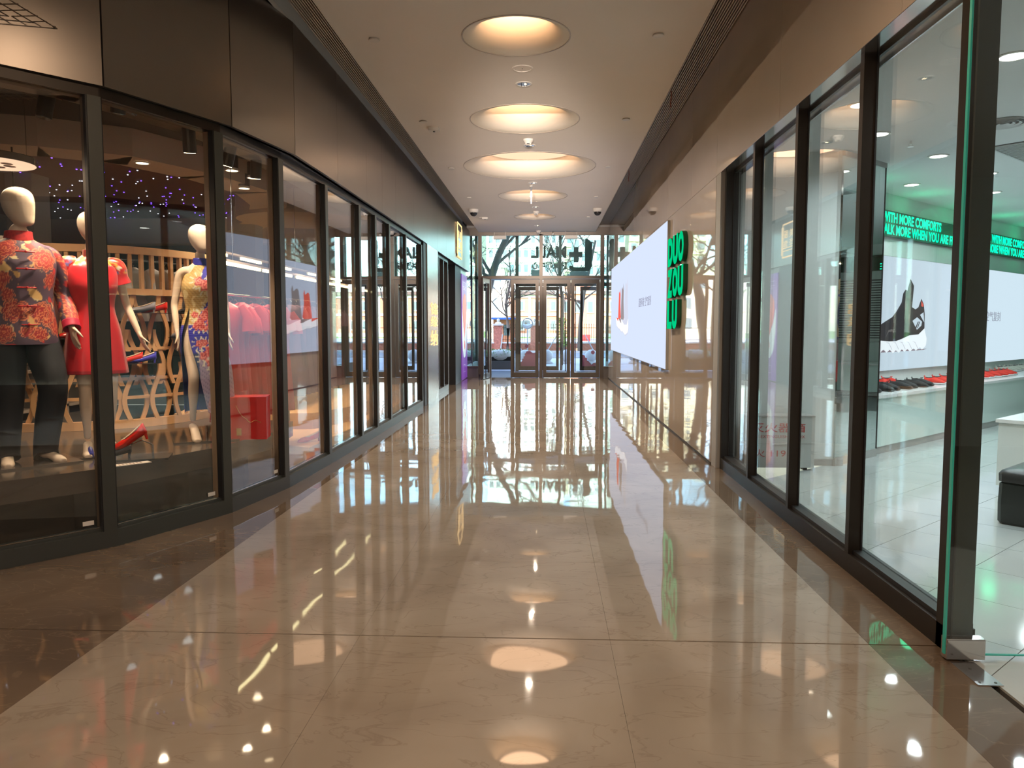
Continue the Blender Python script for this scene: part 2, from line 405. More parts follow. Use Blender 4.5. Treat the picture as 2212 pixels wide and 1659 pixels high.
# ============================================================ LEFT SHOP FRONT
V = [(-5.6, 2.1), (-4.55, 3.15), (-3.69, 4.07), (-2.925, 5.01), (-2.525, 5.97), (-2.385, 6.94), (-2.345, 8.22), (-2.325, 9.6), (-2.315, 10.45), (-2.31, 11.35), (-2.305, 12.65), (-2.30, 14.2)]
wn = 0
for i in range(len(V) - 1):
    A, B = V[i], V[i + 1]; wn += 1
    t = struct('window_%d' % wn, 'dark framed shop window of the left dress shop')
    MB().seg(A, B, 0, None, .0, .13, 0, .115).seg(A, B, 0, None, .03, .10, .115, .135).build('sill', 'frame_grey', t)
    MB().seg(A, B, 0, None, .02, .14, 3.0, 3.07).build('head', 'frame_dark', t)
    MB().seg(A, B, -.085, None, .0, .05, .115, 3.0).build('mullion', 'frame_grey', t)
    MB().seg(A, B, -.087, .002 + math.hypot(B[0]-A[0], B[1]-A[1]), .064, .115, .115, 3.0).build('mullion_inner', 'frame_warm_lit', t)
    MB().seg(A, B, -.095, -.085, .004, .05, .135, 3.0).seg(A, B, 0, .01, .004, .05, .135, 3.0).build('gasket', 'frame_black', t)
    MB().seg(A, B, .0, None, .052, .062, .135, 3.0).build('pane', 'glass_left', t)
    MB().seg(A, B, .03, -.095, .04, .05, .137, .143).build('glazing_bead', 'brass' if 0 else 'chrome', t)
for i, (t0) in enumerate([2, 3, 4]):
    A, B = V[t0], V[t0 + 1]
    s_ = MB().seg(A, B, -.20, -.13, .0495, .0515, .165, .195).build('glass_sticker', 'white_plastic')
    tag(s_, ['small silver sticker low on the pane in front of the male mannequin', 'small sticker low on the pane in front of the blue dress', 'small sticker low on the pane beside the red boxes'][i], 'sticker', 'stickers on the shop panes')
# fascia
FV = [(-5.7, 1.9), (-4.6, 3.05), (-2.93, 5.03), (-2.505, 6.05), (-2.335, 7.05), (-2.315, 8.42), (-2.31, 9.75), (-2.305, 10.65), (-2.303, 11.6), (-2.30, 13.1), (-2.30, 14.6), (-2.30, 16.0), (-2.30, 17.45), (-2.29, 19.3), (-2.27, 20.9), (-2.25, 22.25)]
wl = struct('wall_left', 'dark brown metal fascia panels above the left shop windows')
for i in range(len(FV) - 1):
    MB().seg(FV[i], FV[i + 1], .0015, -.0015, -.03, .04, 3.07, 4.25).build('panel', 'fascia_brown', wl)
    MB().seg(FV[i], FV[i + 1], 0, None, .0, .5, 3.07, 3.10).build('soffit_panel', 'fascia_brown', wl)
    MB().seg(FV[i], FV[i + 1], 0, None, .05, .5, 3.12, 4.6).build('backing', 'black_void', wl)
# jamb, steel column, second shop front
t = struct('wall_left_column', 'brushed steel pier between the two left shop fronts')
MB().box(-2.75, -2.29, 14.28, 14.62, 0, 3.07).build('dark_jamb', 'frame_black', t)
MB().box(-2.8, -2.27, 14.62, 16.05, 0, 3.07).build('steel_face', 'steel_brushed', t)
for i, (a, b) in enumerate([(16.05, 16.75), (16.75, 17.5), (17.5, 18.25)]):
    wn += 1; t = struct('window_%d' % wn, 'narrow dark window of the far left shop')
    A, B = (-2.34, a), (-2.34, b)
    MB().seg(A, B, 0, None, 0, .1, 0, .12).build('sill', 'steel_door', t); MB().seg(A, B, 0, None, 0, .1, 3.0, 3.07).build('head', 'frame_dark', t)
    MB().seg(A, B, -.1, None, 0, .12, .12, 3.0).build('mullion', 'frame_dark', t); MB().seg(A, B, 0, -.1, .05, .06, .12, 3.0).build('pane', 'glass_left', t)
t = struct('door_5', 'open steel framed glass door of the far left shop')
d = MB(); A, B = (-2.345, 18.35), (-2.72, 19.22)
d.seg(A, B, 0, .07, 0, .05, .03, 2.85).seg(A, B, -.07, None, 0, .05, .03, 2.85).seg(A, B, 0, None, 0, .05, 2.77, 2.85).seg(A, B, 0, None, 0, .05, .03, .15); d.build('frame', 'steel_brushed', t)
MB().seg(A, B, .07, -.07, .02, .03, .15, 2.77).build('pane', 'glass_left', t)
MB().tube([(-2.64, 19.1, .9), (-2.58, 19.13, .9), (-2.58, 19.13, 2.1), (-2.64, 19.1, 2.1)], .012).build('handle', 'chrome', t)
t = struct('wall_left_end', 'black reveal beside the purple poster')
MB().box(-2.8, -2.32, 19.5, 20.78, 0, 3.07).build('stone_face', 'frame_black', t)
MB().box(-2.9, -2.33, 20.78, 22.25, 0, 3.07).build('pier', 'fascia_brown', t)
MB().box(-2.9, -2.8, 18.2, 20.1, 0, 3.07).build('inner_wall', 'shop_wall', t)
# ============================================================ RIGHT SIDE
wr = struct('wall_right', 'mirror-polished beige stone wall on the right of the corridor')
sy = [8.34, 9.76, 11.6, 13.5, 15.4, 17.3, 19.2, 21.1, 22.25]
for i in range(len(sy) - 1):
    MB().box(XR, XR + .05, sy[i] + .002, sy[i + 1] - .002, 0.02, 3.088).build('panel', 'wall_stone', wr)
    MB().box(XR, XR + .05, sy[i] + .002, sy[i + 1] - .002, 3.092, 4.44).build('panel', 'wall_stone', wr)
for a, b in [(-3, -.2), (-.2, 2.0), (2.0, 4.1), (4.1, 6.15), (6.15, 8.34)]:
    MB().box(XR, XR + .05, a + .002, b - .002, 3.092, 4.44).build('panel', 'wall_stone', wr)
MB().box(XR + .05, XR + .25, 8.3, 22.25, 0, 4.6).build('backing', 'joint_dark', wr)
MB().box(XR + .05, XR + .20, -3, 8.3, 3.34, 4.6).build('backing', 'joint_dark', wr)
MB().box(XR - .008, XR, 8.34, 22.25, 0, .02).build('skirting', 'joint_dark', wr)
# soffit strip in polished steel over the windows
t = struct('trim_5', 'polished steel soffit strip over the right shop windows')
MB().box(1.803, 1.99, -3, 8.1, 3.09, 3.10).build('soffit', 'soffit_steel', t)
MB().box(1.99, 2.0, -3, 8.1, 3.05, 3.34).build('closer', 'soffit_steel', t)
MB().box(1.925, 1.945, 3.5, 8.1, 3.065, 3.09).build('track', 'frame_grey', t)
post_y = [3.50, 4.66, 5.83, 7.00, 8.06]
for i in range(4):
    wn += 1; t = struct('window_%d' % wn, 'floor to ceiling window of the right shoe shop')
    a, b = post_y[i], post_y[i + 1]
    MB().box(1.845, 1.97, a, b, 0, .115).build('sill', 'frame_dark', t)
    MB().box(1.87, 1.96, a, b, .115, .14).build('sill_groove', 'frame_black', t)
    w0 = .10 if i == 0 else .055
    MB().box(1.845, 1.925 if i else 1.955, a, a + w0, .115 if i else 0, 3.09).build('mullion', 'frame_dark', t)
    MB().box(1.915, 1.925, a + w0, a + w0 + .012, .14, 3.09).build('gasket', 'frame_black', t)
    MB().box(1.915, 1.925, b - .012, b, .14, 3.09).build('gasket', 'frame_black', t)
    MB().box(1.927, 1.939, a + (w0 if i == 0 else 0), b, .14, 3.075).build('pane', 'glass_clear', t)
    if i == 0: MB().box(1.86, 1.95, 3.485, 3.50, 0, 3.09).build('jamb_channel', 'frame_grey', t)
t = struct('trim_6', 'grey steel end panel of the right shop front')
MB().box(1.80, 2.0, 8.12, 8.33, 0, 3.09).build('end_panel', 'strip_grey', t)
MB().box(1.845, 1.97, 8.06, 8.12, 0, 3.09).build('end_post', 'frame_black', t)
# open glass door of the shoe shop
t = struct('door_6', 'frameless glass door of the shoe shop standing open')
MB().box(1.801, 2.80, 3.424, 3.436, .03, 3.02).build('pane', 'glass_clear', t)
MB().box(1.793, 1.801, 3.421, 3.439, .03, 3.02).build('glass_edge', 'glass_edge', t)
MB().box(2.80, 2.806, 3.424, 3.436, .03, 3.02).box(1.801, 2.8, 3.424, 3.436, .024, .03).build('glass_edge', 'glass_edge', t)
MB().box(1.797, 1.965, 3.405, 3.455, .012, .105).box(1.799, 1.963, 3.402, 3.458, .085, .10).build('patch_fitting', 'soffit_steel', t)
fp = thing('floor_spring_plate', 'scratched steel cover plate set in the floor under the glass door', 'floor plate', (1.86, 3.3, 0))
MB().box(-.05, .055, -.125, .10, -.001, .004).build('plate', 'soffit_steel', fp)
for dx, dy in ((-.03, -.1), (.035, -.1), (0, .03)): MB().lathe([(.006, .004), (.006, .0055), (.001, .0055)], (dx, dy, 0), 8).build('screw', 'frame_grey', fp)
# walls behind the camera
t = struct('wall_back', 'beige end of the corridor behind the camera')
MB().box(-6.2, 6, -8.1, -8, 0, 4.7).build('rear_face', 'shop_beige', t)
MB().box(-6.2, -6.1, -8, 2.2, 0, 4.7).build('side_face', 'shop_beige', t)
MB().box(-6.1, -1.95, -8, 4.9, 4.22, 4.3).build('side_ceiling', 'ceiling_paint', t)
t = struct('wall_back_fill', 'warm glowing fill panel added behind the camera to brighten the ceiling')
MB().box(-5.8, 5.6, -7.98, -7.94, .4, 3.4).build('fill_panel', 'fill_panel_glow', t)  # made-up emissive panel, added as warm fill for the corridor ceiling
for x in (-5.8, -3.0, -.1, 2.7, 5.5): MB().box(x, x + .1, -7.94, -7.86, 0, 3.5).build('mullion', 'frame_dark', t)  # posts only dress the added glow panel
# ============================================================ GLASS ENTRANCE AT THE FAR END
F = 'steel_door'
def frame(t, y, th, rects, m=F, nm='frame'):
    b = MB()
    for x0, x1, z0, z1 in rects: b.box(x0, x1, y - th / 2, y + th / 2, z0, z1)
    return b.build(nm, m, t)
wn += 1; t = struct('window_%d' % wn, 'glazed screen over the entrance doors')
frame(t, YF, .12, [(-1.98, -1.87, 0, 4.14), (1.55, 1.66, 0, 4.14)], nm='post')
frame(t, YF, .10, [(-.205, -.105, 0, 4.14)], nm='mullion'); frame(t, YF, .14, [(-1.98, 1.66, 2.87, 2.95)], nm='transom')
frame(t, YF, .10, [(-2.3, 1.8, 4.11, 4.15)], nm='head')
MB().box(-1.87, -.205, YF - .006, YF + .006, 2.95, 4.11).build('pane', 'glass_teal', t); MB().box(-.105, 1.55, YF - .006, YF + .006, 2.95, 4.11).build('pane', 'glass_teal', t)
wn += 1; t = struct('window_%d' % wn, 'tall side light left of the entrance doors')
frame(t, YF, .2, [(-2.3, -1.98, 0, .30)], 'ledge', 'upstand'); frame(t, YF, .24, [(-2.3, -1.98, .30, .345)], nm='sill')
MB().box(-2.3, -1.98, YF - .006, YF + .006, .345, 4.11).build('pane', 'glass_teal', t); MB().box(-2.16, -2.15, YF - .012, YF + .012, .345, 4.11).build('glass_joint', 'frame_grey', t)
wn += 1; t = struct('window_%d' % wn, 'tall side light right of the entrance doors')
frame(t, YF, .2, [(1.66, 1.8, 0, .30)], 'ledge', 'upstand'); frame(t, YF, .24, [(1.66, 1.8, .30, .345)], nm='sill')
MB().box(1.66, 1.8, YF - .006, YF + .006, .345, 4.11).build('pane', 'glass_teal', t)
def leaf(t, A, B, z1=2.86, st=.10, m=F):
    MB().seg(A, B, 0, st, -.03, .03, .015, z1).build('stile', m, t); MB().seg(A, B, -st, None, -.03, .03, .015, z1).build('stile', m, t)
    MB().seg(A, B, st, -st, -.03, .03, z1 - .13, z1).build('top_rail', m, t); MB().seg(A, B, st, -st, -.03, .03, .015, .16).build('bottom_rail', m, t)
    MB().seg(A, B, st, -st, -.006, .006, .16, z1 - .13).build('pane', 'glass_far', t)
def pull(t, x, y, z0=.2, z1=2.7):
    MB().tube([(x, y, z0), (x, y, z1)], .014, m=None).box(x - .01, x + .01, y, y + .07, 1.05, 1.08).box(x - .01, x + .01, y, y + .07, z1 - .05, z1 - .02).build('pull_bar', 'frame_dark', t)
dl = ['entrance door leaf left of the central post', 'entrance door leaf right of the central post', 'rightmost entrance door leaf']
for k, (x0, x1, hx) in enumerate([(-1.035, -.215, -.93), (-.095, .70, .56), (.715, 1.54, .84)]):
    t = struct('door_%d' % (k + 1), dl[k]); leaf(t, (x0, YF), (x1, YF)); pull(t, hx, YF - .1)
t = struct('door_4', 'entrance door leaf swung open toward the corridor, leftmost'); leaf(t, (-1.66, YF - .06), (-1.795, YF - .92)); pull(t, -1.70, YF - .8, .03, 2.7)
MB().box(-1.66, -1.60, YF - .04, YF + .04, 0, 2.87).build('door_jamb', F, t)
MB().lathe([(.012, 0), (.012, .1), (.02, .1), (.02, .16)], (-1.86, 21.3, 0), 8).build('door_bolt', 'frame_black', t)
# lobby behind it
YO = 25.8
t = struct('floor_lobby', 'dark mat floor of the entrance lobby'); MB().box(-2.5, 2.1, 22.36, 25.9, -.05, -.004).build('mat', 'lobby_floor', t)
t = struct('ceiling_lobby', 'grey soffit of the entrance lobby'); MB().box(-2.6, 2.3, 22.45, 25.95, 4.64, 4.72).build('soffit', 'facade_grey', t)
wn += 1; t = struct('window_%d' % wn, 'outer glazed screen of the lobby')
frame(t, YO, .14, [(-1.04, -.93, 0, 4.64), (.41, .50, 2.95, 4.64), (-2.4, -2.3, 0, 4.64), (2.0, 2.1, 0, 4.64)], 'frame_grey', 'post')
frame(t, YO, .14, [(-2.4, 2.1, 4.58, 4.64), (-2.4, 2.1, 3.08, 3.17), (-1.04, 2.1, 2.84, 2.96)], 'frame_grey', 'transom')
for a, b in ((-2.3, -1.04), (-.93, .41), (.5, 2.0)): MB().box(a, b, YO - .006, YO + .006, 3.17, 4.58).build('pane', 'glass_far', t)
for x in (-2.36, 2.03):
    wn += 1; t = struct('window_%d' % wn, 'side glazing of the entrance lobby on the %s' % ('left' if x < 0 else 'right'))
    MB().box(x, x + .012, 22.45, 25.7, .33, 4.62).build('pane', 'glass_far', t); MB().box(x - .03, x + .05, 22.45, 25.7, 0, .33).build('upstand', 'ledge', t)
    MB().box(x - .02, x + .04, 24.05, 24.12, .33, 4.62).build('mullion', 'frame_grey', t)
for k, (A, B, lb) in enumerate([((-.95, YO), (-.26, YO), 'outer lobby door leaf with the large pink decal'), ((-.16, YO), (.425, YO), 'outer lobby door leaf in the middle'),
                                ((.50, YO + .05), (.56, YO + .85), 'outer lobby door leaf standing open'), ((1.13, YO), (1.80, YO), 'outer lobby door leaf on the right with pink decal')]):
    t = struct('door_%d' % (7 + k), lb); leaf(t, A, B, 2.83, .09, 'frame_dark')
    if k in (0, 3):
        x0, x1 = A[0] + .09, B[0] - .09
        if k == 0: pts = [(x0, .16), (x1, .16), (x1, .62), (x1 - .1, .60), (x1 - .2, .68), (x0 + .2, .66), (x0 + .17, .6), (x0 + .13, .57), (x0 + .15, .5), (x0 + .09, .48), (x0 + .1, .42), (x0 + .05, .4), (x0 + .06, .34), (x0, .3)]
        else: pts = [(x0, .16), (x1, .16), (x1, .25), (x1 - .1, .28), (x0 + .3, .22), (x0 + .22, .32), (x0 + .15, .36), (x0 + .16, .43), (x0 + .09, .46), (x0 + .08, .52), (x0, .55)]
        MB().face3([(x, YO - .008, z) for x, z in pts], .002, (0, -1, 0)).build('decal', 'decal_pink', t)
        cx_ = x0 + (.2 if k == 0 else .35)
        MB().face3([(cx_ + .065 * math.cos(a), YO - .008, (.83 if k == 0 else .63) + .07 * math.sin(a)) for a in [2 * PI * i / 16 for i in range(16)]], .002, (0, -1, 0)).build('decal', 'decal_pink', t)
for k, x in enumerate((-1.33, .7)):
    hx = thing('air_curtain', ['white box unit hung over the left entrance glass', 'white box unit hung over the right entrance glass'][k], 'heater', (x, 22.02, 4.02), group='white units hung above the entrance')
    MB().box(-.18, .18, -.08, .08, -.04, .05).build('body', 'white_plastic', hx)
    for dx in (-.16, .16): MB().tube([(dx, 0, .05), (dx, 0, .19)], .006).build('hanger', 'white_plastic', hx)
# ============================================================ CORRIDOR FITTINGS
def downlight(name, label, x, y, z, r, lamp, grp, lens='lamp_white'):
    t = thing(name, label, 'downlight', (x, y, z), group=grp)
    MB().lathe([(r * 1.25, 0), (r * 1.25, -.006), (r, -.008), (r, .02)], n=24, cap=False).build('ring', 'white_plastic', t)
    MB().lathe([(.002, -.003), (r, -.003), (r, -.001), (.002, -.001)], n=24).build('lens', lens, t)
    return t
dlab = ['silver gridded downlight between the first and second coves', 'silver downlight just behind the smoke detector, before the widest cove', 'small downlight between the widest cove and the hanging rod',
        'small downlight in front of the smallest cove', 'small downlight close to the glass entrance']
for k, (y, r) in enumerate([(8.75, .075), (11.66, .075), (14.66, .075), (17.58, .07), (20.77, .07)]):
    t = downlight('downlight', dlab[k], -.26, y, zc - .001, r, 0, 'downlights along the corridor centre', 'chrome')
    MB().box(-.03, -.024, -r * .8, r * .8, -.009, -.003).box(.0, .006, -r * .9, r * .9, -.009, -.003).box(.03, .036, -r * .8, r * .8, -.009, -.003).build('grid', 'frame_black', t)
    MB().lathe([(.002, -.006), (.018, -.006), (.018, -.004), (.002, -.004)], (.018, 0, 0), n=12).build('bulb', 'lamp_warm', t)
    spot('downlight_lamp', (-.26, y, zc - .02), (170, 210, 260, 300, 280)[k], (1, .82, .62), 2.6, rad=.03)
t = thing('ceiling_speaker', 'round flush ceiling speaker just behind the first cove', 'speaker', (-.26, 8.24, zc))
MB().lathe([(.11, 0), (.11, -.006), (.092, -.008), (.09, -.003), (.002, -.003)], n=32, cap=False).build('grille', 'ceiling_paint', t)
MB().lathe([(.006, -.003), (.006, -.007), (.001, -.007)], n=8).build('centre_pin', 'frame_black', t)
def detector(x, y, lab):
    t = thing('smoke_detector', lab, 'smoke detector', (x, y, zc), group='smoke detectors on the corridor ceiling')
    MB().lathe([(.075, 0), (.075, -.02), (.05, -.05), (.048, -.06)], n=20).build('base', 'white_plastic', t, smooth=True)
    MB().lathe([(.048, -.06), (.048, -.078), (.03, -.085), (.001, -.085)], n=20).build('chamber', 'white_plastic', t)
    MB().box(-.02, .02, -.051, -.04, -.075, -.062).build('slot', 'frame_black', t)
detector(-.27, 11.3, 'round white smoke detector between the second and widest coves')
detector(-.25, 18.25, 'round white smoke detector beside the smallest cove')
detector(-.23, 21.9, 'small white detector on the ceiling right by the glass entrance')
for side, x, nm in (('left', -1.63, 'left'), ('right', 1.03, 'right')):
    for k, y in enumerate([7.36, 10.25, 13.23, 16.23, 19.18]):
        o = ['first', 'second', 'third', 'fourth', 'fifth'][k]
        t = thing('sprinkler_cover', 'small round sprinkler cap on the %s side of the ceiling, %s from the camera' % (nm, o), 'sprinkler', (x, y, zc), group='sprinkler caps along the ceiling')
        MB().lathe([(.045, 0), (.052, -.012), (.05, -.016), (.001, -.018)], n=20).build('cap', 'white_plastic', t, smooth=True)
        if side == 'left': MB().lathe([(.056, -.001), (.056, .004), (.045, .004)], n=20, cap=False).build('gap_ring', 'frame_dark', t)
for x, y, lb in ((-1.54, 10.6, 'square white sensor box on the ceiling left of the second cove'), (-1.53, 19.2, 'small white sensor box on the far left of the ceiling')):
    t = thing('sensor_box', lb, 'sensor', (x, y, zc), group='square sensors on the ceiling')
    MB().box(-.07, .07, -.07, .07, -.045, 0).build('body', 'white_plastic', t); MB().lathe([(.015, -.045), (.012, -.055), (.001, -.056)], n=10).build('lens', 'frame_black', t)
for x, y, lb in ((-1.69, 17.9, 'dome security camera near the left ceiling edge'), (1.17, 17.9, 'dome security camera near the right ceiling edge')):
    t = thing('security_camera', lb, 'camera', (x, y, zc), group='pair of dome cameras')
    MB().lathe([(.11, 0), (.11, -.05), (.09, -.075)], n=24).build('housing', 'white_plastic', t, smooth=True)
    MB().ball((0, 0, -.075), .085, m=None).build('dome', 'dark_plastic', t, smooth=True)
    MB().tube([(.0, -.05, -.1), (0, -.12, -.14)], .03).build('lens', 'dark_plastic', t)
t = thing('hanging_rod', 'thin grey rod hanging from the ceiling in front of the fourth cove', 'rod', (-.3, 14.95, zc))
MB().lathe([(.03, 0), (.03, -.02), (.001, -.02)], n=12).build('rose', 'white_plastic', t)
MB().tube([(0, 0, -.02), (0, 0, -.34)], .012).build('rod', 'pole_grey', t); MB().tube([(0, 0, -.1), (0, 0, -.22)], .02).build('sleeve', 'white_plastic', t)
t = thing('ceiling_hook_lamp', 'tiny bullet light on the ceiling in front of the entrance glass', 'spotlight', (.18, 22.05, zc - .0))
MB().tube([(0, 0, 0), (0, 0, -.05)], .008).build('stem', 'frame_dark', t); MB().ball((0, 0, -.08), .035).build('head', 'white_plastic', t, smooth=True)
for k, y in enumerate((9.0, 16.5)):
    t = thing('cable_tail', ['thin dark cable hanging out of the right louvre, nearer one', 'thin dark cable hanging out of the right louvre, farther one'][k], 'cable', (1.53, [9.75, 14.6][k], 4.4))
    MB().tube([(0, 0, 0), (.005, 0, -.07), (-.004, .01, -.14), (0, 0, -.2)], .008).build('cable', 'brick', t)
# ---- big lit advertising screen on the right wall
AX = 1.76
t = thing('advertising_screen', 'large bluish-white lit screen with tiny shoes on the right wall', 'screen', (XR, 16.1, 1.95))
MB().box(-.04, 0, -4.75, 4.8, -1.09, 1.09).build('housing', 'strip_grey', t)
MB().box(-.045, -.04, -4.74, 4.79, -1.08, 1.08).build('display', 'screen_glow', t)
def art(pts, m, d, nm='shoe_print'):
    return MB().face3([(-.046 - d, y - 16.1, z - 1.95) for y, z in pts], .0008, (-1, 0, 0)).build(nm, m, t)
def shoe_art(y0, sc, m, d):   # cut-away shoe outline; y0 = heel-side y, toe further away
    up = [(18.75, 1.70), (18.59, 2.30), (18.50, 2.34), (18.31, 2.27), (18.27, 2.40), (18.20, 2.30), (18.22, 2.05), (18.10, 1.72), (18.3, 1.62), (18.75, 1.62), (19.25, 1.72)]
    so = [(19.3, 1.72), (18.75, 1.63), (18.3, 1.62), (18.1, 1.72), (18.08, 1.55), (18.2, 1.49), (18.6, 1.45), (19.1, 1.52), (19.27, 1.60)]
    f = lambda L: [(y0 + (y - 18.4) * sc, 1.9 + (z - 1.9) * sc) for y, z in L]
    art(f(so), 'art_white' if m != 'art_mid' else 'art_white', d); art([(y - .05, z - .03) for y, z in f(so)], 'art_mid', d - .0006); art(f(up), m, d + .001)
shoe_art(18.45, 1.0, 'art_red', .001); shoe_art(17.72, 1.15, 'art_brown', .004); shoe_art(16.85, 1.3, 'art_mid', .007)
art([(17.95, 1.42), (17.6, 1.37), (17.3, 1.43), (17.6, 1.40)], 'art_shadow', .0005); art([(17.3, 1.36), (16.9, 1.33), (16.4, 1.45), (16.9, 1.40)], 'art_shadow', .0005)
text('超轻科技', 'lettering', 'art_text', (-.048, 14.66 - 16.1, 1.86 - 1.95), (0, -1, 0), (0, 0, 1), .82, .165, .001, t)
text('空气复刻', 'lettering', 'art_text', (-.048, 13.73 - 16.1, 1.86 - 1.95), (0, -1, 0), (0, 0, 1), .75, .165, .001, t)
# ---- green letter sign
t = thing('letter_sign', 'stacked green three-dimensional letter sign projecting beside the lit screen', 'sign', (XR, 10.5, 2.1))
for row, (s_, z0, w) in enumerate([('DUO', 2.34, 1.25), ('ZOU', 1.90, 1.25), ('LU', 1.465, .83)]):
    o = 0.
    for ch in s_:
        w_ = .405
        b = text(ch, 'letter', 'green_side', (-.0, 11.12 - 10.5 - o, z0 - 2.1), (0, -1, 0), (0, 0, 1), w_ - .015, .395, .062, t, bold=.055)
        b['label'] = 'green letter %s' % ch
        text(ch, 'lit_face', 'green_face', (-.062, 11.12 - 10.5 - o, z0 - 2.1), (0, -1, 0), (0, 0, 1), w_ - .015, .395, .003, b, bold=.055)
        o += .42
# ---- purple poster
t = thing('poster', 'tall purple poster with a red and white drop shape by the entrance', 'poster', (-2.318, 21.5, 0))
MB().box(0, .018, -.70, .72, .02, 2.93).build('board', 'poster_purple', t)
def pa(pts, m, d=0., nm='poster_print'): MB().face3([(.0185 + d, y, z) for y, z in pts], .001, (1, 0, 0)).build(nm, m, t)
dr = [(.02 + .0, .62)]
ell = lambda cy_, cz, ry, rz, n=28: [(cy_ + ry * math.cos(2 * PI * i / n), cz + rz * math.sin(2 * PI * i / n)) for i in range(n)]
white = [(-.62, 2.0), (-.60, 1.35), (-.45, .85), (-.2, .64), (0, .62), (.2, .66), (.42, .88), (.58, 1.35), (.62, 2.0), (.5, 1.9), (.3, 1.55), (.08, 1.22), (0, 1.15), (-.12, 1.3), (-.38, 1.6), (-.55, 1.9)]
pa(white, 'poster_white')
pa([(0, 1.12), (.1, 1.3), (.33, 1.62), (.48, 1.95), (.46, 2.2), (.33, 2.36), (.05, 2.42), (-.2, 2.36), (-.42, 2.2), (-.48, 1.95), (-.35, 1.62), (-.12, 1.3)], 'poster_red', .0012)
pa(ell(0, .98, .12, .13), 'poster_red', .0012)
for z, w in ((2.72, .42), (2.60, .42), (2.56, .3), (2.52, .3)): pa([(-w, z), (w, z), (w, z + .012), (-w, z + .012)], 'poster_line')
for z in (.22, .42): pa([(-.3, z), (.3, z), (.3, z + .012), (-.3, z + .012)], 'poster_line')
for y in (-.3, .29): pa([(y, .22), (y + .012, .22), (y + .012, .43), (y, .43)], 'poster_line')
text('生日快乐', 'lettering', 'poster_line', (.0195, -.35, 2.63), (0, 1, 0), (0, 0, 1), .7, .075, .001, t) if 0 else None
# ---- gold lit sign on the fascia and the gold characters on the pier
t = thing('gold_sign', 'tall gold-lit framed character sign high on the left fascia', 'sign', (-2.236, 19.75, 3.68))
g = MB()
for (y0, y1, z0, z1) in [(-.55, -.515, -.36, .36), (.515, .55, -.36, .36), (-.48, .48, .40, .435), (-.48, .48, -.435, -.40), (-.45, -.425, -.33, .33), (.425, .45, -.33, .33), (-.45, .45, -.27, -.25), (-.45, .45, -.20, -.18), (-.55, -.45, .33, .36), (.45, .55, .33, .36), (-.48, -.45, .33, .435), (.45, .48, .33, .435), (-.55, -.45, -.36, -.33), (.45, .55, -.36, -.33), (-.48, -.45, -.435, -.33), (.45, .48, -.435, -.33)]:
    g.box(.0, .016, y0, y1, z0, z1)
g.build('border', 'text_gold', t)
MB().box(-.0, .006, -.5, .5, -.40, .40).build('back_plate', 'fascia_brown', t)
for k, ch in enumerate('美华'): text(ch, 'character', 'text_gold', (.006, -.38, .06 - k * .24), (0, 1, 0), (0, 0, 1), .32, .19, .004, t)
for k, ch in enumerate('服饰'): text(ch, 'character', 'text_gold', (.006, .06, .06 - k * .24), (0, 1, 0), (0, 0, 1), .32, .19, .004, t)
t = thing('pier_sign', 'gold-lit vertical characters on the brushed steel pier', 'sign', (-2.268, 15.4, 1.5))
for ch, z0 in zip('浓缬驯', (.20, -.02 + .0, -.41)): pass
for ch, z0, h in (('锦', .23, .24), ('缘', -.01, .21), ('纳', -.39, .31)): text(ch, 'character', 'text_gold', (0, -.42, z0), (0, 1, 0), (0, 0, 1), .88, h, .012, t)
# ============================================================ RIGHT SHOE SHOP
Q0 = Vector((3.832, 8.957, 0)); U2 = Vector((.73105, .68233, 0)); N2 = Vector((-.68233, .73105, 0)); ZU = Vector((0, 0, 1)); WD = .85
def q(s, d, z=0.): return Q0 + U2 * s + N2 * d + ZU * z
def q2(s, d): p = q(s, d); return (p.x, p.y)
HS = 3.33
fs = struct('floor_shop', 'large pale grey floor tiles of the shoe shop')
reg = [(1.97, -3), (12.5, -3), (12.5, 20), (1.97, 20)]
def region(poly):
    poly = clip(poly, -1, 0, -1.90); poly = clip(poly, 0, -1, 3.0)
    if poly: poly = clip(poly, N2.x, N2.y, N2.x * Q0.x + N2.y * Q0.y + .1)
    return poly
MB().prism(region([(1.9, -3), (13, -3), (13, 20), (1.9, 20)]), -.1, -.012).build('bed', 'store_joint', fs)
nt_ = 0
for i in range(-14, 17):
    for j in range(-13, 3):
        s0, d0 = -3.08 + .6 * i, -1.65 + .6 * j
        c = q(s0 + .3, d0 + .3)
        if c.x > 8.6 or c.y < 1.6 or c.y > 15.5: continue
        p = region([q2(s0 + .002, d0 + .002), q2(s0 + .598, d0 + .002), q2(s0 + .598, d0 + .598), q2(s0 + .002, d0 + .598)])
        if len(p) >= 3: MB().prism(p, -.011, -.0005).build('tile', 'store_floor', fs); nt_ += 1
cs = struct('ceiling_shop', 'white ceiling of the shoe shop')
MB().box(2.0, 14, -3, 18, HS, HS + .1).build('board', 'store_ceiling', cs)
ws = struct('wall_shop', 'pale glossy back wall of the shoe shop')
MB().seg(q2(0, WD), q2(9, WD), 0, None, 0, .1, 0, HS).build('back_face', 'store_wall', ws)
MB().seg(q2(8.5, -6), q2(8.5, WD), 0, None, -.1, 0, 0, HS).build('side_face', 'store_wall', ws)
MB().box(2.0, 3.13, 8.33, 8.45, 0, HS).build('left_face', 'store_wall', ws)
MB().box(1.97, 3.2, 8.30, 8.33, 0, .07).build('left_kick', 'kick', ws)
MB().box(13.9, 14, -3, 14, -.1, HS).box(1.95, 14, -3.1, -2.97, -.1, HS).build('room_face', 'store_wall', ws)
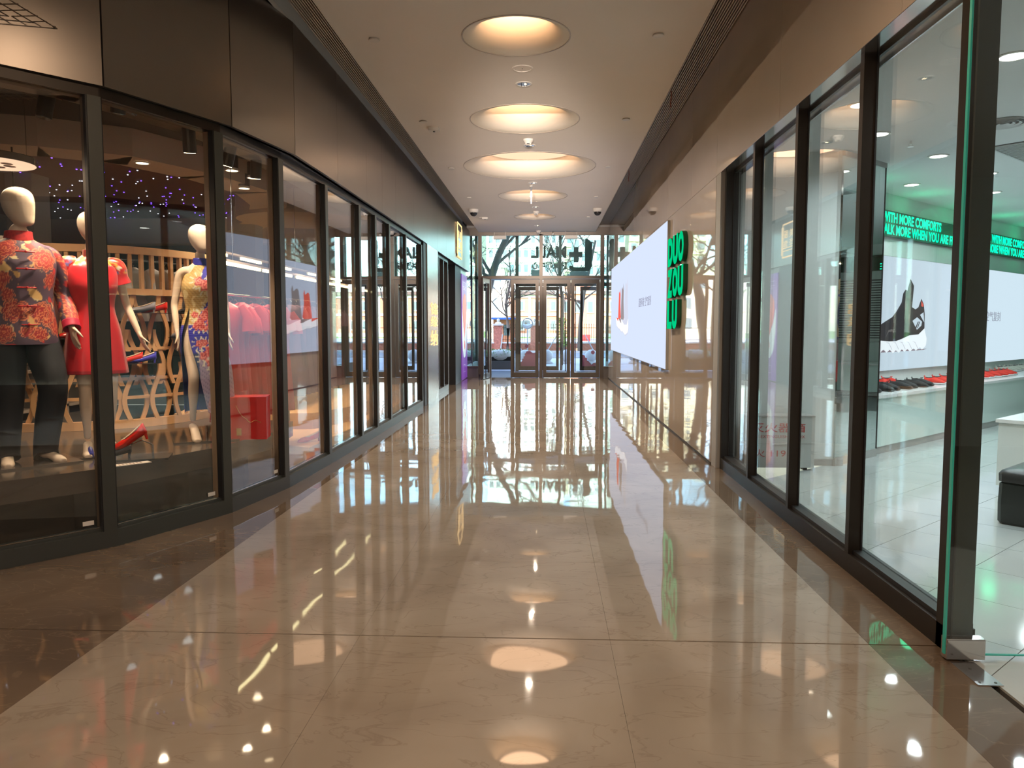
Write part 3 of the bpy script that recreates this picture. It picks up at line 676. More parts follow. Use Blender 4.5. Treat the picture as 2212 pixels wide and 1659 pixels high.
# mirrored column
t = thing('mirror_column', 'mirror-clad column standing left of the shoe counter', 'column', (0, 0, 0))
a, b = q2(-1.0, 0), q2(-.01, 0)
MB().seg(a, b, 0.01, None, .02, .8, 0, HS).build('core', 'store_wall', t)
for z0, z1 in ((.09, .74), (.745, 1.32), (1.325, 2.28), (2.285, 3.28)): MB().seg(a, b, .004, -.004, 0, .02, z0, z1).build('mirror_panel', 'mirror_silver', t)
MB().seg(a, b, 0, None, -.004, .02, 0, .088).build('plinth', 'kick', t); MB().seg(a, b, 0, None, -.012, .02, 3.28, HS).build('top_trim', 'strip_grey', t)
MB().seg(a, b, -.012, .99, -.006, .02, 0.09, 3.28).build('edge_trim', 'frame_black', t)
# counter
t = thing('shoe_counter', 'long pale glass-fronted counter under the lit screen', 'counter', (0, 0, 0))
A, B = q2(.02, 0), q2(8.4, 0)
MB().seg(A, B, 0, None, .03, WD, .09, .665).build('body', 'counter_glass', t); MB().seg(A, B, 0, None, .05, WD, 0, .09).build('kick', 'kick', t)
MB().seg(A, B, 0, None, 0.0, WD, .665, .70).build('worktop', 'counter_top', t)
t2 = thing('shoe_counter', 'pale counter against the far side wall of the shoe shop', 'counter', (0, 0, 0))
A2, B2 = q2(7.6, -5.5), q2(7.6, -.1)
MB().seg(A2, B2, 0, None, -.85, -.03, .09, .665).build('body', 'counter_glass', t2); MB().seg(A2, B2, 0, None, -.85, -.05, 0, .09).build('kick', 'kick', t2); MB().seg(A2, B2, 0, None, -.85, 0, .665, .70).build('worktop', 'counter_top', t2)
# lit screen with the cut-away shoe
t = thing('shop_screen', 'wide lit wall screen with a cut-away black shoe and white wavy sole', 'screen', (0, 0, 0))
A, B = q2(-.1, WD), q2(8.04, WD)
MB().seg(A, B, 0, None, -.03, 0, .87, 2.48).build('housing', 'strip_grey', t); MB().seg(A, B, 0.01, -.01, -.034, -.03, .88, 2.47).build('display', 'screen_store', t)
def sa(pts, m, d=0., nm='shoe_print'): MB().face3([q(s_, WD - .036 - d, z) for s_, z in pts], .0006, -N2).build(nm, m, t)
sa([(1.55, 1.30), (1.93, 1.31), (2.33, 1.29), (2.52, 1.32), (2.78, 1.37), (3.09, 1.38), (3.3, 1.47), (3.4, 1.31), (3.38, 1.21), (3.24, 1.15), (3.17, 1.19), (3.02, 1.14), (2.94, 1.18), (2.82, 1.13), (2.73, 1.17), (2.63, 1.13), (2.54, 1.17), (2.44, 1.12), (2.34, 1.16), (2.25, 1.12), (2.14, 1.17), (2.04, 1.13), (1.94, 1.18), (1.84, 1.13), (1.74, 1.18), (1.6, 1.16)], 'art_white', .001)
sa([(1.6, 1.17), (3.3, 1.16), (3.42, 1.165), (3.3, 1.145), (1.6, 1.135)], 'art_shadow')
sa([(1.5, 1.34), (1.6, 1.45), (1.94, 1.56), (2.18, 1.63), (2.31, 1.71), (2.47, 1.84), (2.51, 1.97), (2.59, 2.03), (2.65, 2.01), (2.74, 2.19), (2.87, 2.09), (2.83, 1.78), (2.95, 1.75), (3.05, 1.78), (3.15, 1.91), (3.24, 1.83), (3.29, 1.68), (3.3, 1.47), (3.09, 1.38), (2.78, 1.37), (2.52, 1.32), (2.33, 1.29), (2.09, 1.29), (1.7, 1.31)], 'art_black', .002)
sa([(2.86, 1.58), (3.02, 1.635), (3.2, 1.57), (3.18, 1.51), (3.03, 1.45)], 'screen_store', .003); sa([(3.12, 1.67), (3.24, 1.71), (3.28, 1.56), (3.22, 1.6)], 'screen_store', .003)
sa([(3.15, 1.88), (3.23, 1.82), (3.22, 1.79), (3.15, 1.80)], 'art_red', .003)
sa([(2.96, 1.47), (3.0, 1.47), (3.08, 1.57), (3.05, 1.57)], 'art_black', .004); sa([(3.03, 1.47), (3.06, 1.48), (3.13, 1.57), (3.1, 1.57)], 'art_black', .004)
sa([(2.57, 1.80), (2.61, 1.72), (2.66, 1.80), (2.62, 1.93)], 'art_grey', .003); sa([(2.0, 1.35), (2.08, 1.45), (2.2, 1.46), (2.28, 1.38), (2.2, 1.43), (2.08, 1.42)], 'art_grey', .003)
for k in range(5): sa([(2.2 + .22 * k, 1.17), (2.22 + .22 * k, 1.17), (2.1 + .22 * k, 1.27), (2.0 + .22 * k, 1.28), (2.1 + .22 * k, 1.26)], 'art_mid', .003)
text('超轻科技', 'lettering', 'art_text', q(4.98, WD - .037, 1.59), U2, ZU, .70, .17, .001, t)
text('空气复刻', 'lettering', 'art_text', q(5.85, WD - .037, 1.59), U2, ZU, .73, .17, .001, t)
# scrolling green LED sign
t = thing('led_text_sign', 'long black board with scrolling green capital letters over the screen', 'sign', (0, 0, 0))
A, B = q2(.3, WD), q2(8.4, WD)
MB().seg(A, B, 0, None, -.05, 0, 2.74, 3.09).build('board', 'led_board', t)
for k, s0 in enumerate((1.17, 5.36)):
    text('WALK WITH MORE COMFORTS', 'lettering', 'text_green', q(s0, WD - .051, 2.93), U2, ZU, 2.57, .142, .002, t, bold=.03)
for k, s0 in enumerate((1.6, 5.2)):
    text('WALK MORE WHEN YOU ARE FREE', 'lettering', 'text_green', q(s0, WD - .051, 2.765), U2, ZU, 2.85, .142, .002, t, bold=.03)
for s_ in (.8, 2.4, 4.0, 5.6, 7.2):
    p = q(s_, WD - .35, 3.0); light('POINT', 'green_glow', p, 2.2, (.0, 1, .42), shadow_soft_size=.12)
# second LED board on the side wall, seen in the mirrors
t = thing('led_text_sign', 'green letter board on the side wall seen in the mirror column', 'sign', (0, 0, 0))
MB().seg(q2(8.5, -5.5), q2(8.5, -.2), 0, None, 0, .04, 2.74, 3.09).build('board', 'led_board', t)
text('WALK WITH MORE COMFORTS', 'lettering', 'text_green', q(8.455, -.4, 2.93), -N2, ZU, 2.8, .135, .002, t, bold=.012)
text('WALK MORE WHEN YOU ARE FREE', 'lettering', 'text_green', q(8.455, -.4, 2.765), -N2, ZU, 3.4, .135, .002, t, bold=.012)
# louvred blind on the side wall
t = thing('louvred_blind', 'grey slatted blind over the far side counter, seen in the mirror', 'blind', (0, 0, 0))
MB().seg(q2(8.5, -5), q2(8.5, -.4), 0, None, .0, .03, 1.2, 2.55).build('glass_back', 'vent_shadow', t)
base = MB().seg(q2(8.5, -5), q2(8.5, -.4), 0, None, .035, .07, 0, .03).build('slat', 'store_wall', t); base.location = (0, 0, 1.2)
for k in range(1, 24): share(base, (0, 0, 1.2 + k * .056), t)
# sneakers
def sneaker(kind):
    m = {'black': ('sneaker_black', 'sole_black'), 'red': ('sneaker_red', 'sole_white'), 'beige': ('sneaker_beige', 'sole_white')}[kind]
    t = thing('sneaker', '', 'shoe')
    def ring(y, w, h0, h1, n=14, pinch=.6):
        out = []
        for j in range(n):
            a = 2 * PI * j / n; x = w * math.cos(a); z = (h0 + h1) / 2 + (h1 - h0) / 2 * math.sin(a)
            if z > (h0 + h1) / 2: x *= 1 - (1 - pinch) * ((z - (h0 + h1) / 2) / ((h1 - h0) / 2)) ** 2 * .6
            out.append((x, y, z))
        return out
    so = [(-.142, .018, .018, .028), (-.135, .034, .004, .03), (-.10, .044, .0, .026), (-.04, .045, .0, .024), (.03, .036, .0, .026), (.09, .034, .0, .032), (.132, .032, .003, .036), (.142, .016, .012, .036)]
    MB().rings([ring(*r) for r in so]).build('sole', m[1], t, smooth=True)
    up = [(-.137, .016, .022, .034), (-.125, .031, .02, .048), (-.10, .040, .02, .060), (-.06, .041, .02, .074), (-.02, .038, .02, .088), (.02, .034, .02, .098), (.06, .031, .02, .094), (.10, .030, .02, .092), (.125, .028, .02, .098), (.137, .014, .03, .095)]
    MB().rings([ring(*r) for r in up]).build('upper', m[0], t, smooth=True)
    MB().rings([ring(.015, .014, .082, .101), ring(.05, .020, .075, .0965), ring(.09, .019, .075, .094), ring(.118, .011, .08, .099)]).build('opening', 'sole_black', t, smooth=True)
    MB().tube([(0, .132, .09), (0, .146, .108), (0, .138, .118), (0, .128, .098)], .004, 6).build('pull_tab', m[0], t)
    MB().tube([(0, .012, .094), (0, -.002, .112), (0, .03, .108)], .006, 6).build('tongue', m[0], t)
    return t
protos = {k: None for k in ('black', 'red', 'beige')}
def put(kind, s_, d, lab, rz=0.):
    p = q(s_, d, .7005); ang = math.atan2(N2.x, -N2.y) + PI      # toe (-Y local) to -N2
    ang = math.atan2(-N2.y, -N2.x) + PI / 2 + rz
    grp = '%s sneakers on the long counter' % kind
    if protos[kind] is None:
        t = sneaker(kind); protos[kind] = t; t.location = p; t.rotation_euler = (0, 0, ang); t['label'] = lab; t['group'] = grp; return t
    return dup(protos[kind], p, ang, lab, grp)
ordn = ['first', 'second', 'third', 'fourth', 'fifth', 'sixth', 'seventh', 'eighth', 'ninth', 'tenth', 'eleventh', 'twelfth', 'thirteenth', 'fourteenth', 'fifteenth', 'sixteenth']
for k, s_ in enumerate((.16, .40, .70, .93, 1.22, 1.46, 1.72, 1.97)):
    put('black', s_, .26 + .03 * (k % 2), 'black knitted slip-on sneaker, %s in the front row from the mirror column' % ordn[k], .08 * math.sin(k * 2))
for k, (s_, d) in enumerate([(1.55, .62), (1.85, .64), (2.4, .30), (2.66, .30), (3.0, .32), (3.22, .3), (3.6, .31), (3.85, .31), (4.14, .31), (4.42, .33), (4.74, .32), (5.02, .32), (5.3, .33), (5.55, .35)]):
    put('red', s_, d, ('bright red white-soled sneaker behind the black pairs, %s of two' % ordn[k]) if k < 2 else 'bright red white-soled sneaker on the counter front, %s from the left' % ordn[k - 2], .1 * math.sin(k * 1.7))
for k, s_ in enumerate((6.4, 6.62, 6.86, 7.17, 7.45, 7.7)):
    put('beige', s_, .66, 'beige sneaker with white sole at the far counter end, %s from the left' % ordn[k])
def put2(kind, a, d, lab):
    p = q(7.75 + d, -a, .7005); ang = math.atan2(-U2.y, -U2.x) + PI / 2
    return dup(protos[kind], p, ang, lab, 'sneakers on the far side counter')
for k in range(8):
    put2('beige', .5 + k * .4, .0, 'pale sneaker on the far side counter seen mirrored, %s from the corner' % ordn[k])
    put2('red', .5 + k * .4, .30, 'red sneaker on the far side counter seen mirrored, %s from the corner' % ordn[k])
    put2('black', .5 + k * .4, .59, 'black sneaker at the back of the far side counter, %s from the corner' % ordn[k])
# pouf and display table
t = thing('pouf', 'square black upholstered pouf in the shoe shop', 'stool', (3.435, 5.903, 0), math.radians(-47))
b = MB()
for z, g in ((0, .012), (.02, .002), (.30, 0), (.32, .002)): pass
prof = [(0, .015), (.02, .003), (.16, .0), (.31, .004), (.318, .016)]
def sq(o, z, s=.6, r=.03): return [(x, y, z) for x, y in [(o + r, o), (s - o - r, o), (s - o, o + r), (s - o, s - o - r), (s - o - r, s - o), (o + r, s - o), (o, s - o - r), (o, o + r)]]
MB().rings([sq(g, z) for z, g in prof]).build('body', 'pouf_green', t)
MB().rings([sq(g, z) for z, g in [(.318, .016), (.326, .0), (.385, -.002), (.41, .015), (.425, .08), (.43, .2)]]).build('cushion', 'pouf_top', t, smooth=True)
MB().lathe([(.006, 0), (.006, .004), (.001, .005)], (.18, -.004, .345), 8).build('button', 'chrome', t)
t = thing('display_table', 'white-topped display table behind the black pouf', 'table', (4.09, 7.1, 0), math.radians(43))
MB().box(0, 1.4, -.75, 0, .63, .66).build('table_top', 'counter_top', t); MB().box(.02, 1.38, -.73, -.02, 0.05, .63).build('body', 'store_wall', t); MB().box(.05, 1.35, -.7, -.05, 0, .05).build('kick', 'kick', t)
# fire extinguisher box behind the right glass
t = thing('fire_extinguisher_box', 'low grey fire extinguisher box with red lettering behind the right glass', 'box', (2.43, 8.0, 0))
MB().box(-.36, .36, 0, .22, .03, .56).build('body', 'box_grey', t); MB().box(-.36, .36, -.004, 0, .28, .285).box(-.36, .36, -.006, .22, .56, .575).build('lid_line', 'kick', t)
for dx in (-.3, .26): MB().box(dx, dx + .04, .03, .19, 0, .03).build('foot', 'frame_black', t)
X_ = (1, 0, 0)
text('灭火器箱', 'lettering', 'red_ink', (-.30, -.002, .40), X_, ZU, .56, .10, .002, t, bold=.01)
text('FIRE EXTINGUISHER BOX', 'lettering', 'red_ink', (-.30, -.002, .34), X_, ZU, .56, .032, .002, t)
text('火 119 警', 'lettering', 'red_ink', (-.26, -.002, .14), X_, ZU, .48, .085, .002, t, bold=.01)
MB().box(-.08, .08, -.012, -.004, .275, .29).build('latch', 'chrome', t)
# shop ceiling fittings
k = 0
dls = [(3.16, 5.48), (3.16, 7.59), (4.21, 8.58), (4.72, 10.28), (5.29, 9.57), (5.22, 9.2 - .9), (4.2, 6.2), (6.1, 10.9), (6.6, 9.6), (5.6, 7.0), (2.9, 3.6), (4.4, 4.6), (6.6, 8.2), (7.4, 11.8), (2.6, 6.6), (7.6, 6.4)]
for k, (x, y) in enumerate(dls):
    o = downlight('downlight', 'round white recessed downlight in the shoe shop ceiling, %s group position' % ordn[k], x, y, HS - .001, .085, 0, 'recessed lamps in the shoe shop ceiling')
    o['label'] = ['largest white ceiling lamp at the top right corner of the shoe shop', 'white ceiling lamp beside the second window post of the shoe shop', 'white ceiling lamp just left of the glass door edge', 'white ceiling lamp above the green lettering', 'white ceiling lamp under the slatted vent', 'white ceiling lamp right of the glass door, above the vent'][k] if k < 6 else 'recessed round lamp glowing white farther inside the shoe shop, out of the direct view'
    spot('shop_lamp', (x, y, HS - .03), 60, COOL, 2.7, rad=.06, blend=.8)
t = thing('air_diffuser', 'round ringed air diffuser in the shoe shop ceiling', 'vent', (4.1, 7.22, HS))
for r, m in ((.20, 'vent_grey'), (.145, 'vent_grey'), (.095, 'vent_grey'), (.05, 'vent_grey')):
    MB().lathe([(r, -.004), (r, -.02), (r - .022, -.012), (r - .022, -.002)], n=32, cap=False).build('ring', m, t)
MB().lathe([(.19, -.001), (.001, -.001)], n=32, cap=False).build('plenum', 'vent_shadow', t)
t = thing('slatted_vent', 'rectangular slatted air vent in the shoe shop ceiling', 'vent', (5.25, 8.55, HS), math.radians(42))
MB().box(-.8, .8, -.2, .2, -.003, -.001).build('plenum', 'vent_shadow', t); MB().box(-.82, .82, -.22, -.2, -.02, 0).box(-.82, .82, .2, .22, -.02, 0).build('frame', 'vent_grey', t)
sl = MB().box(-.012, .012, -.2, .2, -.018, -.006).build('slat', 'vent_grey', t); sl.location = (-.78, 0, 0)
for i in range(1, 27): share(sl, (-.78 + .06 * i, 0, 0), t)
t = thing('sprinkler', 'small chrome pendent sprinkler in the shoe shop ceiling', 'sprinkler', (3.6, 7.89, HS))
MB().tube([(0, 0, 0), (0, 0, -.03)], .012).build('stem', 'chrome', t); MB().lathe([(.03, -.055), (.03, -.058), (.001, -.058)], n=12).build('deflector', 'chrome', t)
MB().tube([(-.015, 0, -.03), (-.018, 0, -.045), (0, 0, -.056)], .003).tube([(.015, 0, -.03), (.018, 0, -.045), (0, 0, -.056)], .003).build('arm', 'chrome', t)
# ============================================================ LEFT DRESS SHOP
fs2 = struct('floor_dress_shop', 'glossy dark grey floor of the dress shop')
MB().prism([(-5.6, 2.2), (-3.72, 4.15), (-2.96, 5.08), (-2.55, 6.0), (-2.42, 7), (-2.4, 14.3), (-9.5, 14.3), (-9.5, 2.2)], -.03, -.004).build('floor_slab', 'podium_dark', fs2)
w2 = struct('wall_dress_shop', 'grey rear walls of the dress shop')
MB().box(-9.6, -9.5, 1.5, 14.4, 0, 3.6).box(-9.5, -2.45, 14.28, 14.4, 0, 3.6).box(-9.5, -5.6, 2.0, 2.1, 0, 3.6).build('wall_face', 'shop_wall', w2)
for k in range(6): MB().box(-9.49, -9.44, 3.2 + k * 1.8, 4.8 + k * 1.8, .3, 2.7).build('wall_panel', 'shop_wall_teal', w2)
for k in range(4): MB().box(-8.9 + k * 1.6, -7.5 + k * 1.6, 14.2, 14.27, .3, 2.7).build('wall_panel', 'shop_wall_teal', w2)
for x, y in ((-6.9, 9.6), (-5.1, 12.4)):
    MB().box(x, x + .35, y, y + .35, 0, 3.45).build('column', 'shop_wall', w2)
c2 = struct('ceiling_dress_shop', 'dark purple starry ceiling of the dress shop with a beige band')
MB().prism([(-5.5, 2.15), (-3.72, 4.15), (-2.99, 5.08), (-2.6, 6.0), (-2.46, 7), (-2.42, 14.4), (-9.6, 14.4), (-9.6, 2.15)], 3.45, 3.5).build('dark_deck', 'shop_purple', c2)
def offs(d, pts=V):
    out = []
    for i, p in enumerate(pts):
        a = pts[max(i - 1, 0)]; b = pts[min(i + 1, len(pts) - 1)]; L = math.hypot(b[0] - a[0], b[1] - a[1])
        out.append((p[0] - (b[1] - a[1]) / L * d, p[1] + (b[0] - a[0]) / L * d))
    return out
def band(d0, d1, z0, z1, m, nm, par):
    a, b = offs(d0), offs(d1); mb = MB()
    for i in range(len(V) - 1): mb.prism([a[i], a[i + 1], b[i + 1], b[i]], z0, z1)
    return mb.build(nm, m, par)
NE = [(-9.4, 5.0), (-8, 5.6), (-5.9, 6.55), (-4.7, 7.0), (-4.05, 7.45), (-3.62, 8.4), (-3.4, 9.5), (-3.6, 10.6), (-4.2, 12.0), (-5.2, 13.6)]
mb = MB()
for i in range(len(NE) - 1): mb.seg(NE[i], NE[i + 1], 0, None, 0, .48, 3.16, 3.448)
mb.build('beige_band', 'shop_beige', c2)
FG = offs(.06)[1:]; mb = MB(); mb.prism(FG + [(-2.9, 14.2), (-3.0, 9.6)] + [(-4.2, 7.9), (-4.9, 7.4), (-9.4, 5.3), (-9.4, 3.2)], 3.43, 3.449); mb.build('black_recess', 'shop_ceiling_dark', c2)
MB().box(-9.4, -2.6, 13.7, 14.1, 3.0, 3.448).build('beige_band', 'shop_beige', c2)
# S-shaped lowered beige bulkhead farther in
pp = [(-4.6 - .7 * math.sin(k * .5), 10.2 + k * .3) for k in range(14)]
MB().lathe([(.95, 0), (.95, .33), (.01, .33), (.01, 0)], (-3.75, 11.7, 3.11), 36).build('curved_bulkhead', 'shop_beige', c2)
# star points
b1, b2 = MB(), MB(); rnd = random.Random(3)
for k in range(400):
    x, y = rnd.uniform(-9, -3.6), rnd.uniform(7.4, 13.8); (b1 if rnd.random() < .5 else b2).box(x - .0065, x + .0065, y - .0065, y + .0065, 3.442, 3.4485)
o = b1.build('blue_stars', 'star_blue', c2); o['kind'] = 'stuff'; o = b2.build('white_stars', 'star_white', c2); o['kind'] = 'stuff'
# wire mesh ceiling nearest the camera
g = MB()
for k in range(26): g.box(-5.2 + k * .085, -5.195 + k * .085, 4.2, 6.3, 3.36, 3.365)
for k in range(25): g.box(-5.2, -3.07, 4.2 + k * .085, 4.205 + k * .085, 3.365, 3.37)
o = g.build('wire_mesh', 'wire_mesh', c2); o['kind'] = 'stuff'
# display podium following the glass
t = thing('display_podium', 'long glossy dark brown podium floating behind the shop glass', 'platform')
PV = V[1:7]
a_ = offs(.16, V)[1:7]; a_[-1] = (-2.62, 7.75); a_[-2] = (-2.53, 6.9); b_ = offs(2.9, V)[1:7]; b_[-1] = (-5.4, 8.6); b_[-2] = (-5.5, 8.1)
mb = MB(); mc = MB(); a2 = [(x - .25, y + .05) for x, y in a_]
for i in range(len(a_) - 1):
    mb.prism([a_[i], a_[i + 1], b_[i + 1], b_[i]], .37, .52); mc.prism([a2[i], a2[i + 1], b_[i + 1], b_[i]], 0, .37)
mb.build('slab', 'podium_top', t); mc.build('plinth', 'podium_dark', t)
t = thing('wood_platform', 'low orange wood display platform behind the narrower windows', 'platform')
MB().prism([(-2.50, 7.9), (-2.44, 9.6), (-2.42, 14.1), (-3.1, 14.1), (-3.4, 10.4), (-3.5, 9.3), (-3.1, 8.2)], 0.0, .22).build('lower_step', 'orange_wood', t)
MB().prism([(-2.9, 9.35), (-2.62, 10.2), (-2.5, 14.1), (-5.5, 14.1), (-4.6, 9.2)], .22, .42).build('upper_step', 'orange_wood', t)
# ---------------------------------------------------------------- mannequins
def smooth_rows(rows, n):
    # Catmull-Rom through rows of numbers
    out = []; k = len(rows)
    for i in range(n):
        u = i / (n - 1) * (k - 1); a = min(int(u), k - 2); f = u - a
        p = [rows[max(a - 1, 0)], rows[a], rows[a + 1], rows[min(a + 2, k - 1)]]
        out.append([.5 * (2 * p[1][c] + (p[2][c] - p[0][c]) * f + (2 * p[0][c] - 5 * p[1][c] + 4 * p[2][c] - p[3][c]) * f * f + (3 * p[1][c] - p[0][c] - 3 * p[2][c] + p[3][c]) * f ** 3) for c in range(len(rows[0]))])
    return out
def skin_mesh(verts, edges, radii, root=0):
    me = bpy.data.meshes.new('sk'); me.from_pydata(verts, edges, []); o = bpy.data.objects.new('sk', me); C.objects.link(o)
    md = o.modifiers.new('s', 'SKIN'); md.use_smooth_shade = True
    for i, r in enumerate(radii):
        me.skin_vertices[0].data[i].radius = r if isinstance(r, tuple) else (r, r)
        me.skin_vertices[0].data[i].use_root = (i == root)
    sb = o.modifiers.new('u', 'SUBSURF'); sb.levels = 2; sb.render_levels = 2
    dg = bpy.context.evaluated_depsgraph_get(); r = bpy.data.meshes.new_from_object(o.evaluated_get(dg))
    V_ = [v.co.copy() for v in r.vertices]; F_ = [list(p.vertices) for p in r.polygons]
    bpy.data.objects.remove(o); bpy.data.meshes.remove(me); bpy.data.meshes.remove(r)
    return V_, F_
def limb(mb, pts, rad, flat=1., n=12, up=(0, 1, 0)):
    rows = smooth_rows([list(p) + [r] for p, r in zip(pts, rad)], len(pts) * 4)
    mb.tube([r[:3] for r in rows], [r[3] for r in rows], n, ry=[r[3] * flat for r in rows], up=up)
def hand(mb, w, d, side, s=1., spread=0., curl=.5):
    # w wrist, d pointing direction; side +1/-1: where the thumb leaves (towards +/-front)
    w = Vector(w); d = Vector(d).normalized(); fr = Vector((0, -1, 0)); fr = (fr - d * fr.dot(d)).normalized(); sd = d.cross(fr)
    pw = .040 * s
    mb.tube([w - d * .02, w + d * .02, w + d * .055 * s, w + d * .085 * s], [.024 * s, .034 * s, .040 * s, .036 * s], 12, ry=[.019 * s, .016 * s, .015 * s, .012 * s], up=sd)
    inn = sd * side
    for k, (off, ln) in enumerate([(-.028, .078), (-.010, .088), (.010, .082), (.027, .064)]):
        ln *= s; b = w + d * .075 * s - fr * off * s if False else w + d * .075 * s + fr * (-off) * s
        dd = (d + fr * (-off) * spread * 6).normalized(); p = [b]
        for j in range(3):
            dd = (dd + inn * .17 * curl * (1 + .2 * k)).normalized(); p.append(p[-1] + dd * ln * (.42, .32, .26)[j])
        mb.tube(p, [.0098 * s, .009 * s, .0082 * s, .0058 * s], 8)
    b = w + d * .022 * s + fr * .026 * s
    mb.tube([b, b + (d * .6 + fr * .7) * .035 * s, b + (d * .9 + fr * .62 + inn * .2) * .062 * s, b + (d * 1.1 + fr * .5 + inn * .35) * .082 * s], [.013 * s, .011 * s, .0095 * s, .006 * s], 8)
def head(mb, c, s=1., yaw_=0., nod=0.):
    M = Matrix.Rotation(yaw_, 3, 'Z') @ Matrix.Rotation(nod, 3, 'X'); rs = []; n = 24
    prof = [(-.118, .022, .030, -.036), (-.112, .040, .046, -.034), (-.095, .052, .062, -.028), (-.06, .064, .080, -.014), (-.02, .073, .092, -.003), (.02, .078, .098, .002), (.06, .075, .094, .004), (.09, .062, .077, .004), (.108, .042, .05, .004), (.117, .018, .02, .004)]
    for z, rx, ry, yo in smooth_rows([list(p) for p in prof], 28):
        ring = []
        for j in range(n):
            a = 2 * PI * j / n; x = rx * math.cos(a); y = yo + ry * math.sin(a)
            if math.sin(a) < 0 and abs(math.cos(a)) < .35 and -.05 < z < .03: y -= .006 * (1 - abs(math.cos(a)) / .35)      # faint nose ridge
            ring.append(Vector(c) + M @ Vector((x, y, z)) * s)
        rs.append(ring)
    mb.rings(rs)
def remesh(mb, vs, m, parent, name):
    me = bpy.data.meshes.new(name); me.from_pydata([tuple(v) for v in mb.v], [], mb.f)
    bm = bmesh.new(); bm.from_mesh(me); bmesh.ops.recalc_face_normals(bm, faces=bm.faces); bm.to_mesh(me); bm.free()
    o = bpy.data.objects.new(name, me); C.objects.link(o)
    md = o.modifiers.new('r', 'REMESH'); md.mode = 'VOXEL'; md.voxel_size = vs; md.use_smooth_shade = True
    sm = o.modifiers.new('s', 'SMOOTH'); sm.factor = .5; sm.iterations = 4
    dg = bpy.context.evaluated_depsgraph_get(); r = bpy.data.meshes.new_from_object(o.evaluated_get(dg))
    o.modifiers.clear(); o.data = r; bpy.data.meshes.remove(me); r.name = name; r.materials.clear(); r.materials.append(MATS[m])
    r.polygons.foreach_set('use_smooth', [True] * len(r.polygons)); o.parent = parent
    return o
def cloth(rows, nv, nu, colf, m, parent, name, thick=.0, wave=None, slit=None):
    # lofted garment: rows of (x,y,z,rx,ry); colour per corner from colf(angle, row fraction, point)
    R_ = smooth_rows(rows, nv); vs = []; cols = []; closed = slit is None; u0, u1 = 0, 2 * PI
    nuu = nu if closed else nu + 1
    for i, (x, y, z, rx, ry) in enumerate(R_):
        if slit:
            g_ = max(.0, slit[1] * (1 - (i / (nv - 1)) / slit[2])) + .0005; u0, u1 = slit[0] + g_, slit[0] + 2 * PI - g_
        for j in range(nuu):
            a = u0 + (u1 - u0) * j / nu; ca, sa_ = math.cos(a), math.sin(a)
            k = 1 + (wave(a, i / (nv - 1)) if wave else 0)
            e = .82; px = math.copysign(abs(ca) ** e, ca) * rx * k; py = math.copysign(abs(sa_) ** e, sa_) * ry * k
            p = (x + px, y + py, z); vs.append(p); cols.append(colf(a, i / (nv - 1), p))
    fs = []
    for i in range(nv - 1):
        for j in range(nu):
            j2 = (j + 1) % nu if closed else j + 1
            fs.append((i * nuu + j, i * nuu + j2, (i + 1) * nuu + j2, (i + 1) * nuu + j))
    me = bpy.data.meshes.new(name); me.from_pydata(vs, [], fs); me.update()
    ca_ = me.color_attributes.new('Col', 'FLOAT_COLOR', 'POINT')
    ca_.data.foreach_set('color', [c for col in cols for c in (*col, 1.)])
    me.materials.append(MATS[m]); me.polygons.foreach_set('use_smooth', [True] * len(me.polygons))
    o = bpy.data.objects.new(name, me); C.objects.link(o); o.parent = parent
    md = o.modifiers.new('thickness', 'SOLIDIFY'); md.thickness = .004; md.offset = 1
    return o
def tubecloth(pts, rad, colf, m, parent, name, nv=40, nu=32, flat=1.):
    rows = smooth_rows([list(p) + [r] for p, r in zip(pts, rad)], nv); vs = []; cols = []
    P = [Vector(r[:3]) for r in rows]
    for i, r in enumerate(rows):
        d = (P[min(i + 1, nv - 1)] - P[max(i - 1, 0)]).normalized(); a = d.cross(Vector((0, 1, 0))).normalized(); b = a.cross(d).normalized()
        for j in range(nu):
            t_ = 2 * PI * j / nu; p = P[i] + a * r[3] * math.cos(t_) + b * r[3] * flat * math.sin(t_); vs.append(p); cols.append(colf(t_, i / (nv - 1), p))
    fs = [(i * nu + j, i * nu + (j + 1) % nu, (i + 1) * nu + (j + 1) % nu, (i + 1) * nu + j) for i in range(nv - 1) for j in range(nu)]
    me = bpy.data.meshes.new(name); me.from_pydata(vs, [], fs); me.update()
    if colf(0, 0, P[0]) is not None:
        ca_ = me.color_attributes.new('Col', 'FLOAT_COLOR', 'POINT'); ca_.data.foreach_set('color', [c for col in cols for c in (*col, 1.)])
    me.materials.append(MATS[m]); me.polygons.foreach_set('use_smooth', [True] * len(me.polygons))
    o = bpy.data.objects.new(name, me); C.objects.link(o); o.parent = parent
    md = o.modifiers.new('thickness', 'SOLIDIFY'); md.thickness = .004; md.offset = 1
    return o
